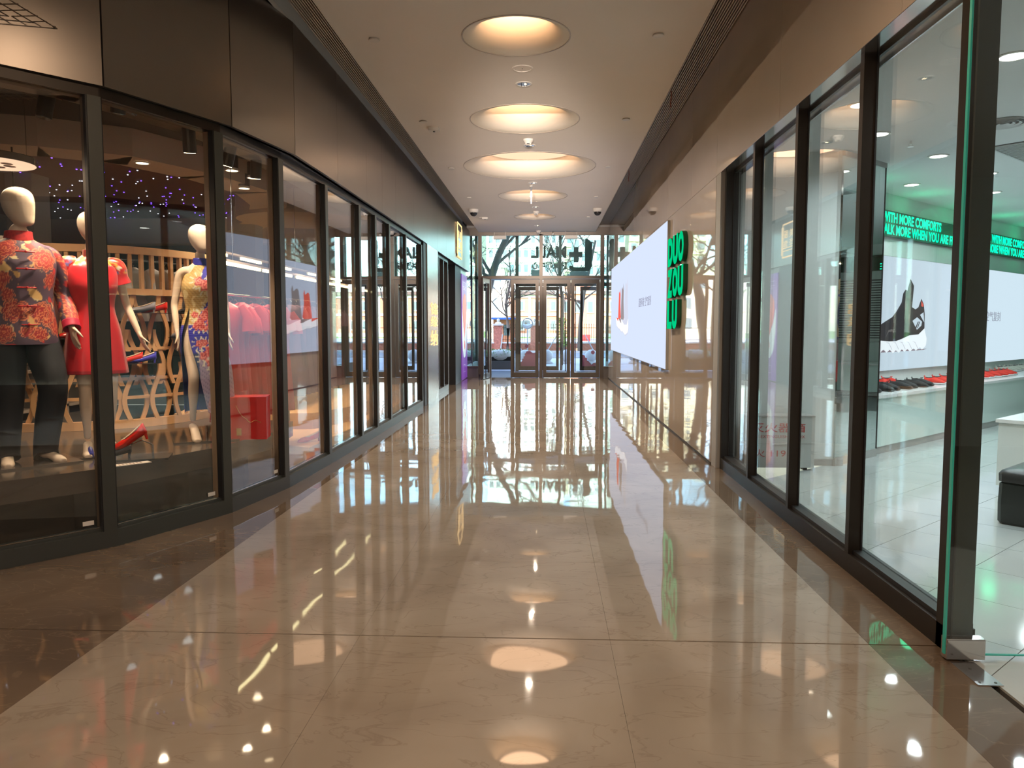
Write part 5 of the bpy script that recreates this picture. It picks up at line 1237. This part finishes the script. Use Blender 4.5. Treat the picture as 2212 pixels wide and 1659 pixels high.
for (x, y, z), tg, lb, lit, e in SP:
    t = thing('spotlight', lb, 'spotlight', (x, y, z), group='track spotlights in the dress shop')
    d = (Vector(tg) - Vector((x, y, z))).normalized()
    if not lit and 'down' in lb: pass
    a = -d * .10; b = d * .09
    MB().tube([a, b], [.052, .052], 18).build('barrel', 'dark_plastic', t)
    MB().tube([b + d * .001, b + d * .004], [.044, .044], 18).build('lens', 'lamp_warm' if lit else 'chrome', t)
    MB().tube([(0, 0, .06), (0, 0, 3.302 - z)], .01).build('arm', 'dark_plastic', t)
    spot('shop_spot', Vector((x, y, z)) + d * .12, e * 1.5, (1, .78, .55), 1.25, tg, .03, .5)
for k, (x, y, z) in enumerate([(-4.1, 7.72, 3.155), (-3.23, 7.85, 3.1), (-3.2, 8.35, 3.12), (-3.55, 8.97, 3.12), (-4.6, 9.9, 3.43), (-5.08, 12.85, 3.0), (-6.2, 8.4, 3.43), (-7.4, 10.0, 3.43), (-3.0, 11.4, 3.4), (-6.2, 7.0, 3.155)]):
    o = downlight('downlight', 'lamp', x, y, z, .06, 0, 'small downlights in the dress shop ceiling', 'lamp_warm'); o['label'] = ['small warm downlight in the beige ceiling band left of the blue dress head', 'small warm downlight nearest the post right of the blue dress', 'small warm downlight above the red dress rack', 'small warm downlight lying just left of the one over the rack', 'small warm downlight on the starry ceiling', 'small warm downlight deep in the dress shop', 'small warm downlight among the stars, far left', 'small warm downlight above the back shelves', 'small warm downlight over the far orange platform', 'small warm downlight at the far left of the beige band'][k]
    if z < 3.15: MB().tube([(0, 0, .018), (0, 0, .16)], .064, 14).tube([(0, 0, .16), (0, 0, 3.43 - z)], .01, 6).build('housing', 'dark_plastic', o)
    spot('shop_downlight', (x, y, z - .025), 38, (1, .80, .58), 2.3, rad=.04)
# lit shelving lines on the back walls
t = thing('light_strip', 'dashed line of slim pale yellow lamps above the clothes racks', 'strip light', (-3.02, 7.1, 2.08))
MB().box(-.03, .03, 0, 6.4, .03, .05).build('channel', 'shop_beige', t)
for k, (a_, b__) in enumerate([(0, .9), (1.0, 1.15), (1.25, 1.9), (2.1, 3.0), (3.2, 3.35), (3.5, 4.6), (4.9, 6.2)]): MB().box(-.012, .012, a_, b__, 0, .03).build('tube', 'lamp_yellow', t)
for y in (.2, 3.2, 6.2): MB().tube([(0, y, .05), (0, y, 1.34)], .004).build('wire', 'chrome', t)
t = thing('light_strip', 'second fainter line of slim lamps behind the clothes racks', 'strip light', (-3.5, 7.8, 2.26))
MB().box(-.03, .03, 0, 5.4, .03, .05).build('channel', 'shop_beige', t)
for k, (a_, b__) in enumerate([(0, .5), (.9, 1.5), (2.0, 2.6), (3.4, 4.0), (4.6, 5.2)]): MB().box(-.012, .012, a_, b__, 0, .03).build('tube', 'lamp_yellow', t)
for y in (.2, 2.8, 5.2): MB().tube([(0, y, .05), (0, y, 1.16)], .004).build('wire', 'chrome', t)
for x0, y0, y1 in ((-6.6, 8.0, 11.4),):
    t = thing('back_shelf', 'beige shelf unit deep in the dress shop', 'shelf', (x0, y0, 0))
    MB().box(-.45, -.40, 0, y1 - y0, 0, 2.6).build('back_panel', 'shop_wall', t)
    for z in (.4, .9, 1.4, 1.9, 2.4): MB().box(-.4, 0, 0, y1 - y0, z, z + .035).build('shelf_board', 'shop_beige', t)
    for y in (0, 1.1, 2.2, 3.36): MB().box(-.4, 0, y, y + .04, 0, 2.6).build('upright', 'shop_beige', t)
# ============================================================ OUTSIDE
g = struct('ground', 'pale paved forecourt outside the entrance')
MB().box(-40, 40, 25.95, 36.5, -.12, -.01).box(-40, -2.7, 22.6, 25.95, -.12, -.01).box(2.4, 40, 22.6, 25.95, -.12, -.01).build('paving', 'paving', g)
MB().box(-40, 40, 36.5, 36.65, -.12, .04).box(-40, 40, 44.6, 44.75, -.12, .06).build('kerb', 'granite', g)
MB().box(-40, 40, 36.65, 44.6, -.14, -.05).build('road_surface', 'asphalt', g)
MB().box(-40, 40, 44.75, 46.4, -.12, .03).build('far_pavement', 'paving', g)
MB().box(-80, 80, 46.4, 400, -.12, -.02).build('lawn', 'lawn_green', g)
MB().box(-30, 40, 70, 95, -.05, -.01).build('far_court', 'paving', g)
fa = struct('wall_facade', 'grey outer facade of the mall above and beside the entrance')
MB().box(-30, 30, 22.7, 23.6, 4.75, 24).build('upper_facade', 'facade_grey', fa)
MB().box(-30, -2.75, 22.5, 23.4, 0, 4.75).box(2.5, 30, 22.5, 23.4, 0, 4.75).build('lower_facade', 'facade_grey', fa)
MB().box(-2.75, 2.5, 22.46, 26.0, 4.73, 4.95).build('canopy', 'facade_grey', fa)
# mirrored lettering of the mall sign, seen from behind
t = thing('mall_sign', 'large dark mall sign letters seen mirrored from behind above the doors', 'sign', (0, 26.3, 0))
def letter(polys, nm='letter', d=.22, lab=None):
    b = MB()
    for p in polys: b.face3([(x, 0, z) for x, z in p], d, (0, 1, 0))
    o = b.build(nm, 'mall_letters', t)
    if lab: o['label'] = lab
    return o
letter([[(1.31, 4.46), (1.40, 4.46), (1.55, 4.32), (1.55, 3.55), (1.45, 3.385), (.88, 3.385), (.78, 3.46), (.78, 3.56), (.90, 3.56), (.92, 3.51), (1.31, 3.51)]], d=.32, lab='big reversed letter L')
letter([[(.93, 4.19), (1.09, 4.19), (1.09, 4.02), (1.22, 4.02), (1.22, 3.86), (1.09, 3.86), (1.09, 3.69), (.93, 3.69), (.93, 3.86), (.77, 3.86), (.77, 4.02), (.93, 4.02)]], lab='plus sign')
for ch, x0, w in (('M', .68, .36), ('A', .33, .35), ('L', -.03, .21), ('L', -.27, .26)):
    o = text(ch, 'letter', 'mall_letters', (x0, .0, 3.83), (-1, 0, 0), ZU, w, .39, .16, t, bold=.03)
text('陆家嘴中心', 'character', 'mall_letters', (.69, .0, 3.44), (-1, 0, 0), ZU, 1.2, .27, .16, t, bold=.035)
MB().box(.80, 1.42, .0, .34, 3.22, 3.36).build('plinth', 'granite', t); MB().box(-.52, -.15, 0, .3, 3.2, 3.42).build('plinth', 'granite', t)
MB().box(-2.4, 2.1, -.42, .45, 3.10, 3.2).build('support_beam', 'facade_grey', t)
for x in (-2.2, 1.9): MB().box(x, x + .1, .3, .4, 0, 3.1).build('post', 'frame_grey', t)
# stone balls
def bollard(x, y, lab, src=None):
    if src: return dup(src, (x, y, 0), 0, lab)
    t = thing('ball_bollard', lab, 'bollard', (x, y, -.01), group='granite ball bollards in the forecourt')
    MB().ball((0, 0, .31), .25, 28, 16).build('ball', 'granite', t, smooth=True); MB().lathe([(.27, 0), (.25, .05), (.17, .08), (.16, .12)], n=24).build('base', 'granite', t)
    return t
b0 = bollard(-.86, 31.2, 'round granite ball bollard behind the pink decal, leftmost')
for x, lb in ((.02, 'round granite ball bollard just right of the central post'), (.84, 'round granite ball bollard behind the open outer leaf'), (1.83, 'round granite ball bollard behind the rightmost door leaf'), (2.8, 'round granite ball bollard outside the right side light')): bollard(x, 31.2, lb, b0)
# planter ledge and hedge
t = thing('planter', 'low dark planter with a clipped green hedge left of the doors', 'planter', (-2.9, 27.4, 0))
MB().box(-1.6, 1.75, -.6, .6, -.01, .28).build('ledge', 'ledge', t); MB().box(-1.5, 1.7, -.4, .4, .28, .42).build('trough', 'planter_black', t)
hb = MB(); rnd = random.Random(5)
for k in range(2600):
    x, y, z = rnd.uniform(-1.5, 1.7), rnd.uniform(-.45, .45), rnd.uniform(.38, .68) + .03 * math.sin(k); a, b = rnd.uniform(0, 6.3), rnd.uniform(-1, 1); s_ = .035
    d1 = Vector((math.cos(a), math.sin(a), b * .6)) * s_; d2 = Vector((-math.sin(a), math.cos(a), b)) * s_ * .5; c_ = Vector((x, y, z)); hb.add([c_ - d1, c_ + d2, c_ + d1, c_ - d2], [(0, 1, 2, 3)])
o = hb.build('foliage', 'leaf_green', t, fix=False); o['kind'] = 'stuff'
t = thing('straw_mound', 'brown straw-covered mound in the planter beside the hedge', 'plant cover', (-1.62, 27.3, .42)); MB().ball((0, 0, 0), .5, 18, 10, sx=1, sy=.7, sz=.52).build('mound', 'stone_white', t, smooth=True)
t.location.z = .43
# low wall, piers and iron fence
YW = 46.7
lw = thing('boundary_wall', 'low red brick wall with stone coping and brick piers', 'wall', (0, YW, 0))
br = None; rows_ = 5
for x0 in [-14 + 1.0 * k for k in range(29)]: pass
MB().box(-14, 14, .02, .3, .0, .46).build('core', 'brick', lw)
pr0 = None
for r_ in range(4):
    for k in range(36):
        x = -4.2 + k * .26 + (.13 if r_ % 2 else 0)
        if pr0 is None: pr0 = MB().box(-.124, .124, 0, .05, 0, .105).build('brick', 'brick', lw); pr0.location = (x, -.02, .01 + r_ * .115)
        else: share(pr0, (x, -.02, .01 + r_ * .115), lw)
MB().box(-14, 14, -.06, .36, .46, .54).build('coping', 'cap_stone', lw)
for x, lb in ((-2.94, 0), (-.72, 0), (5.2, 0), (-7.5, 0)):
    p = MB().box(x - .24, x + .24, -.1, .4, 0, 1.55).build('pier', 'brick', lw); c = MB().box(x - .32, x + .32, -.16, .46, 1.55, 1.66).build('pier_cap', 'cap_stone', lw)
    MB().lathe([(.2, 1.66), (.17, 1.74), (.06, 1.78), (.09, 1.86), (.07, 1.95), (.01, 1.98)], (x, .15, 0), 14).build('finial', 'cap_stone', lw)
t = thing('iron_fence', 'black iron railings standing on the low brick wall', 'fence', (0, YW + .15, .54))
MB().box(-8, 8, -.02, .02, .12, .15).build('rail', 'iron', t); MB().box(-8, 8, -.02, .02, .86, .89).build('rail', 'iron', t)
b = MB().box(-.011, .011, -.011, .011, 0, 1.06).face3([(-.025, -.005, 1.06), (.025, -.005, 1.06), (0, -.005, 1.14)], .01, (0, 1, 0)).build('railing_bar', 'iron', t); b.location = (-4.5, 0, 0)
for k in range(1, 66): share(b, (-4.5 + k * .145, 0, 0), t)
ri = MB().lathe([(.06, -.008), (.06, .008), (.045, .008), (.045, -.008)], n=14, cap=False).build('ring', 'iron', t); ri.rotation_euler = (PI / 2, 0, 0); ri.location = (-2.6, 0, .78)
for k in range(12):
    for z in (.78, .62):
        if (k, z) != (0, .78): o = share(ri, (-2.6 + .22 * k - (3 if k > 9 else 0), 0, z), t); o.rotation_euler = (PI / 2, 0, 0)
# guard booth with blue canopy
t = thing('guard_booth', 'small brick gatehouse with a bright blue canopy', 'booth', (-2.6, 50.5, 0))
MB().box(-.9, .55, 0, 1.6, 0, 1.95).build('body', 'brick_orange', t); MB().box(-1.2, .9, -.5, 2, 1.95, 2.08).build('canopy', 'blue_roof', t); MB().box(-.2, .2, -.02, 0, .9, 1.6).build('window', 'tower_window', t)
# traffic mirror
t = thing('traffic_mirror', 'round convex traffic mirror on a grey pole', 'mirror', (-.98, 40, 0))
MB().tube([(0, .1, -.05), (0, .1, 1.5)], .035).build('pole', 'pole_grey', t)
m = MB().lathe([(.001, .10), (.12, .088), (.2, .06), (.27, .0)], n=28).build('mirror', 'mirror_silver', t, smooth=True); m.rotation_euler = (PI / 2, 0, .25); m.location = (0, .0, 1.65)
m = MB().lathe([(.27, -.02), (.30, .02), (.29, .04), (.26, .01)], n=28, cap=False).build('hood', 'pole_grey', t); m.rotation_euler = (PI / 2, 0, .25); m.location = (0, .0, 1.65)
# red brick hall with white trim
t = thing('brick_hall', 'long two-storey orange brick hall with white trim behind the fence', 'building', (0, 110, 0))
MB().box(-12, 30, 0, 12, 0, 6.0).build('wall', 'brick_orange', t); MB().box(-12.4, 30.4, -.5, 12.5, 6.0, 6.5).build('roof', 'roof_dark', t)
for z in (5.6, 3.0, .0): MB().box(-12, 30, -.15, 0, z, z + (.35 if z else .5)).build('white_band', 'stone_white', t)
wbx = None
for k in range(17):
    x = -10.5 + k * 2.3
    MB().box(x - 1.25, x - .95, -.12, 0, .5, 5.6).build('pilaster', 'stone_white', t)
    for z in (.9, 3.7):
        if wbx is None:
            wbx = MB().box(-.5, .5, -.1, .02, 0, 1.5).build('window', 'stone_white', t); wbx.location = (x, 0, z)
            gbx = MB().box(-.32, .32, -.12, -.09, .15, 1.35).build('pane', 'tower_window', wbx)
        else:
            o = share(wbx, (x, 0, z), t); gg_ = gbx.copy(); C.objects.link(gg_); gg_.parent = o
t = thing('entrance_gable', 'gabled orange brick pavilion in the middle of the hall', 'building', (4.5, 108.5, 0))
MB().box(-3, 3, 0, 1.4, 0, 6.3).build('wall', 'brick_orange', t)
MB().face3([(-3.3, -.2, 6.3), (3.3, -.2, 6.3), (0, -.2, 7.9)], 1.6, (0, 1, 0)).build('gable', 'brick_orange', t)
MB().box(-3.3, 3.3, -.3, 0, 6.1, 6.4).build('white_band', 'stone_white', t)
for x in (-1.7, 0, 1.7):
    MB().box(x - .5, x + .5, -.12, 0, 3.4, 5.2).build('window', 'stone_white', t); MB().box(x - .33, x + .33, -.14, -.1, 3.5, 5.0).build('pane', 'tower_window', t)
t = thing('yellow_block', 'low cream building behind the bare tree on the left', 'building', (-12.5, 92, 0))
MB().box(-8, 7.5, 0, 8, 0, 8.5).build('wall', 'tower_yellow', t); MB().box(-8.3, 7.8, -.3, 8.3, 8.5, 8.9).build('roof', 'stone_white', t)
w0 = None
for i in range(8):
    for z in (1.2, 3.6, 6.0):
        if w0 is None: w0 = MB().box(-.5, .5, -.05, .0, 0, 1.3).build('window', 'tower_window', t); w0.location = (-6 + 1.8 * i, 0, z)
        else: share(w0, (-6 + 1.8 * i, 0, z), t)
# apartment towers
def tower(name, lab, x, y, w, h, nx, fh, m, zoff=0.):
    t = thing(name, lab, 'building', (x, y, 0))
    MB().box(-w / 2, w / 2, 0, 14, 0, h).build('wall', m, t); MB().box(-w / 2 - .3, w / 2 + .3, -.3, 14.3, h, h + .8).build('parapet', 'stone_white', t)
    n = int(h / fh); sl_ = w0 = None; dx = w / nx
    for j in range(n):
        if sl_ is None: sl_ = MB().box(-w / 2, w / 2, -.35, 0, -.12, .12).build('floor_band', m, t); sl_.location = (0, 0, fh)
        else: share(sl_, (0, 0, (j + 1) * fh), t)
    for i in range(nx):
        for j in range(n):
            loc = (-w / 2 + dx * (i + .5), 0, j * fh + .9)
            if w0 is None: w0 = MB().box(-dx * .28, dx * .28, -.06, .0, 0, fh * .5).build('window', 'tower_window', t); w0.location = loc
            else: share(w0, loc, t)
    return t
tower('apartment_tower', 'white apartment tower rising in the middle above the doors', -4.0, 150, 15, 33, 11, 2.8, 'tower_white')
tower('apartment_tower', 'white apartment tower on the right behind the mall letters', 13.5, 158, 16, 35, 11, 2.8, 'tower_white')
tower('apartment_tower', 'pale cream apartment tower on the left behind the tree trunk', -22, 165, 16, 31, 8, 2.8, 'tower_yellow')
tower('apartment_tower', 'tall pale tower between the other apartment towers', 4.6, 190, 8, 40, 4, 3.0, 'tower_yellow')
# bare trees
def tree(loc, pts, r0, lab, seed, levels=4, spread=.8, n0=7, grp='bare street trees'):
    t = thing('bare_tree', lab, 'tree', loc, group=grp); rnd = random.Random(seed)
    rr = [r0 * (1 - .55 * i / (len(pts) - 1)) for i in range(len(pts))]
    MB().tube(pts, rr, 10).build('trunk', 'bark', t, smooth=True)
    bb = MB()
    def br(p, d, L, r, lv):
        q_ = [p]; dd = d.copy()
        for k in range(3): dd = (dd + Vector((rnd.uniform(-.3, .3), rnd.uniform(-.3, .3), rnd.uniform(-.1, .25)))).normalized(); q_.append(q_[-1] + dd * L / 3)
        bb.tube(q_, [r, r * .8, r * .62, r * .45], 5 if lv > 1 else 4, cap=False)
        if lv == 0: return
        for k in range(rnd.choice((3, 4))):
            f = rnd.uniform(.35, 1.); i = min(int(f * 3), 2); b_ = q_[i].lerp(q_[i + 1], f * 3 - i)
            nd = (dd + Vector((rnd.uniform(-1, 1), rnd.uniform(-1, 1), rnd.uniform(-.35, .8))) * spread).normalized(); br(b_, nd, L * rnd.uniform(.55, .8), r * .5, lv - 1)
    P_ = [Vector(p) for p in pts]
    for k in range(n0):
        f = rnd.uniform(.35, 1.) * (len(P_) - 1); i = min(int(f), len(P_) - 2); b_ = P_[i].lerp(P_[i + 1], f - i)
        br(b_, Vector((rnd.uniform(-1, 1), rnd.uniform(-.6, .6), rnd.uniform(.2, 1))).normalized(), rnd.uniform(1.4, 2.2) * (P_[-1].z / 6), rr[i] * .45, levels - 1)
    o = bb.build('branches', 'bark', t, smooth=True, fix=False); o['kind'] = 'stuff'
    return t
tree((-2.35, 30.4, 0), [(-.25, 0, -.05), (-.2, 0, 1.2), (-.05, 0, 2.6), (.15, .1, 3.4), (.45, .1, 4.3), (.95, .2, 5.4), (1.5, .3, 7)], .22, 'thick leaning bare tree left of the entrance glass', 4, 4)
tree((.92, 44.9, 0), [(.1, 0, -.05), (.0, 0, 1.6), (.05, 0, 3.0), (-.2, .1, 4.4), (-.1, .1, 6.5)], .16, 'slim bare tree with a tuft of green behind the middle doors', 9, 4, .9, 9)
tree((1.95, 45.1, 0), [(0, 0, -.05), (.05, 0, 1.6), (.2, 0, 3.2), (.5, .1, 4.6), (.9, .1, 6.5)], .15, 'forked bare tree seen through the rightmost door leaf', 15, 4, .9, 9)
tree((-2.3, 45.3, 0), [(0, 0, -.05), (.05, 0, 1.4), (-.1, 0, 2.8), (.2, .1, 4.2), (.1, .1, 6.)], .12, 'thin bare tree above the planter hedge', 21, 4, 1., 9)
tree((5.2, 45.3, 0), [(0, 0, -.05), (.05, 0, 1.4), (-.1, 0, 2.8), (-.4, .1, 4.2), (-.3, .1, 6.)], .14, 'bare tree outside the right side light', 33, 4, 1., 9)
tree((-5.6, 38.3, 0), [(0, 0, -.05), (.05, 0, 1.4), (.3, 0, 2.8), (.7, .1, 4.6), (1.2, .1, 7.)], .18, 'bare tree seen through the left side light', 41, 4, 1., 9)
for k, (x, y, dx) in enumerate([(.55, 44.85, -.5), (2.35, 44.9, .45), (-1.9, 45.0, .5), (-2.6, 45.1, -.1)]):
    t = thing('tree_stake', ['wooden stake propping the slim bare tree', 'wooden stake propping the forked bare tree', 'slanting stake right of the thin bare tree', 'steep stake left of the thin bare tree'][k], 'stake', (x, y, .02), group='stakes propping the street trees')
    MB().tube([(dx, 0, 0), (-dx * .2, .1, 1.0)], .03).build('pole', 'pole_grey', t)
t = thing('ivy', 'green ivy tuft climbing the slim bare tree', 'plant', (.95, 44.8, 0)); hb = MB()
for k in range(700):
    x, y, z = rnd.gauss(0, .13), rnd.gauss(-.1, .1), rnd.uniform(.3, 2.0); a = rnd.uniform(0, 6.3); s_ = .06
    d1 = Vector((math.cos(a), math.sin(a), .4)) * s_; d2 = Vector((-math.sin(a), math.cos(a), .8)) * s_ * .5; c_ = Vector((x, y, z)); hb.add([c_ - d1, c_ + d2, c_ + d1, c_ - d2], [(0, 1, 2, 3)])
o = hb.build('leaves', 'leaf_green', t, fix=False); o['kind'] = 'stuff'
t = thing('red_notice', 'small red notice board on the far lawn behind the fence', 'sign', (3.0, 60, 0)); MB().box(-.45, .45, 0, .05, .35, .85).build('board', 'red_trim', t); MB().box(-.4, -.35, 0, .05, 0, .35).build('leg', 'frame_black', t); MB().box(.35, .4, 0, .05, 0, .35).build('leg', 'frame_black', t)
# warm mall lamps behind the camera
for x, y in ((-.3, 3.2), (-1.2, -1.5), (.9, -1.5), (-.3, -4.5)):
    o = downlight('downlight', 'lamp', x, y, (4.2 - .001), .075, 0, 'downlights overhead and behind the camera', 'lamp_warm')
    o['label'] = 'warm mall downlight overhead or behind the camera'
    spot('mall_lamp', (x, y, 4.16), 155, (1, .70, .46), 2.9, rad=.05)

for k, x in enumerate((-.6, .1)):  # invented uplights out of view, added to brighten the far ceiling
    t = thing('fill_uplight', ['uplight added behind the camera on the left to fill the ceiling', 'uplight added behind the camera on the right to fill the ceiling'][k], 'fill light', (x, -3.2, 0))
    MB().lathe([(.16, 0), (.16, .02), (.02, .04)], n=24).build('base', 'frame_dark', t); MB().tube([(0, 0, .03), (0, 0, 1.82)], .015).build('pole', 'frame_dark', t)
    MB().lathe([(.03, 1.80), (.10, 1.84), (.15, 1.93), (.145, 1.93), (.09, 1.85), (.02, 1.83)], n=24).build('bowl', 'frame_dark', t, smooth=True)
    spot('ceiling_fill_light', (x, -3.2, 1.95), 8500, (1, .86, .76), .21, (-.28, 20.0, 4.42), rad=.1, blend=1.0)
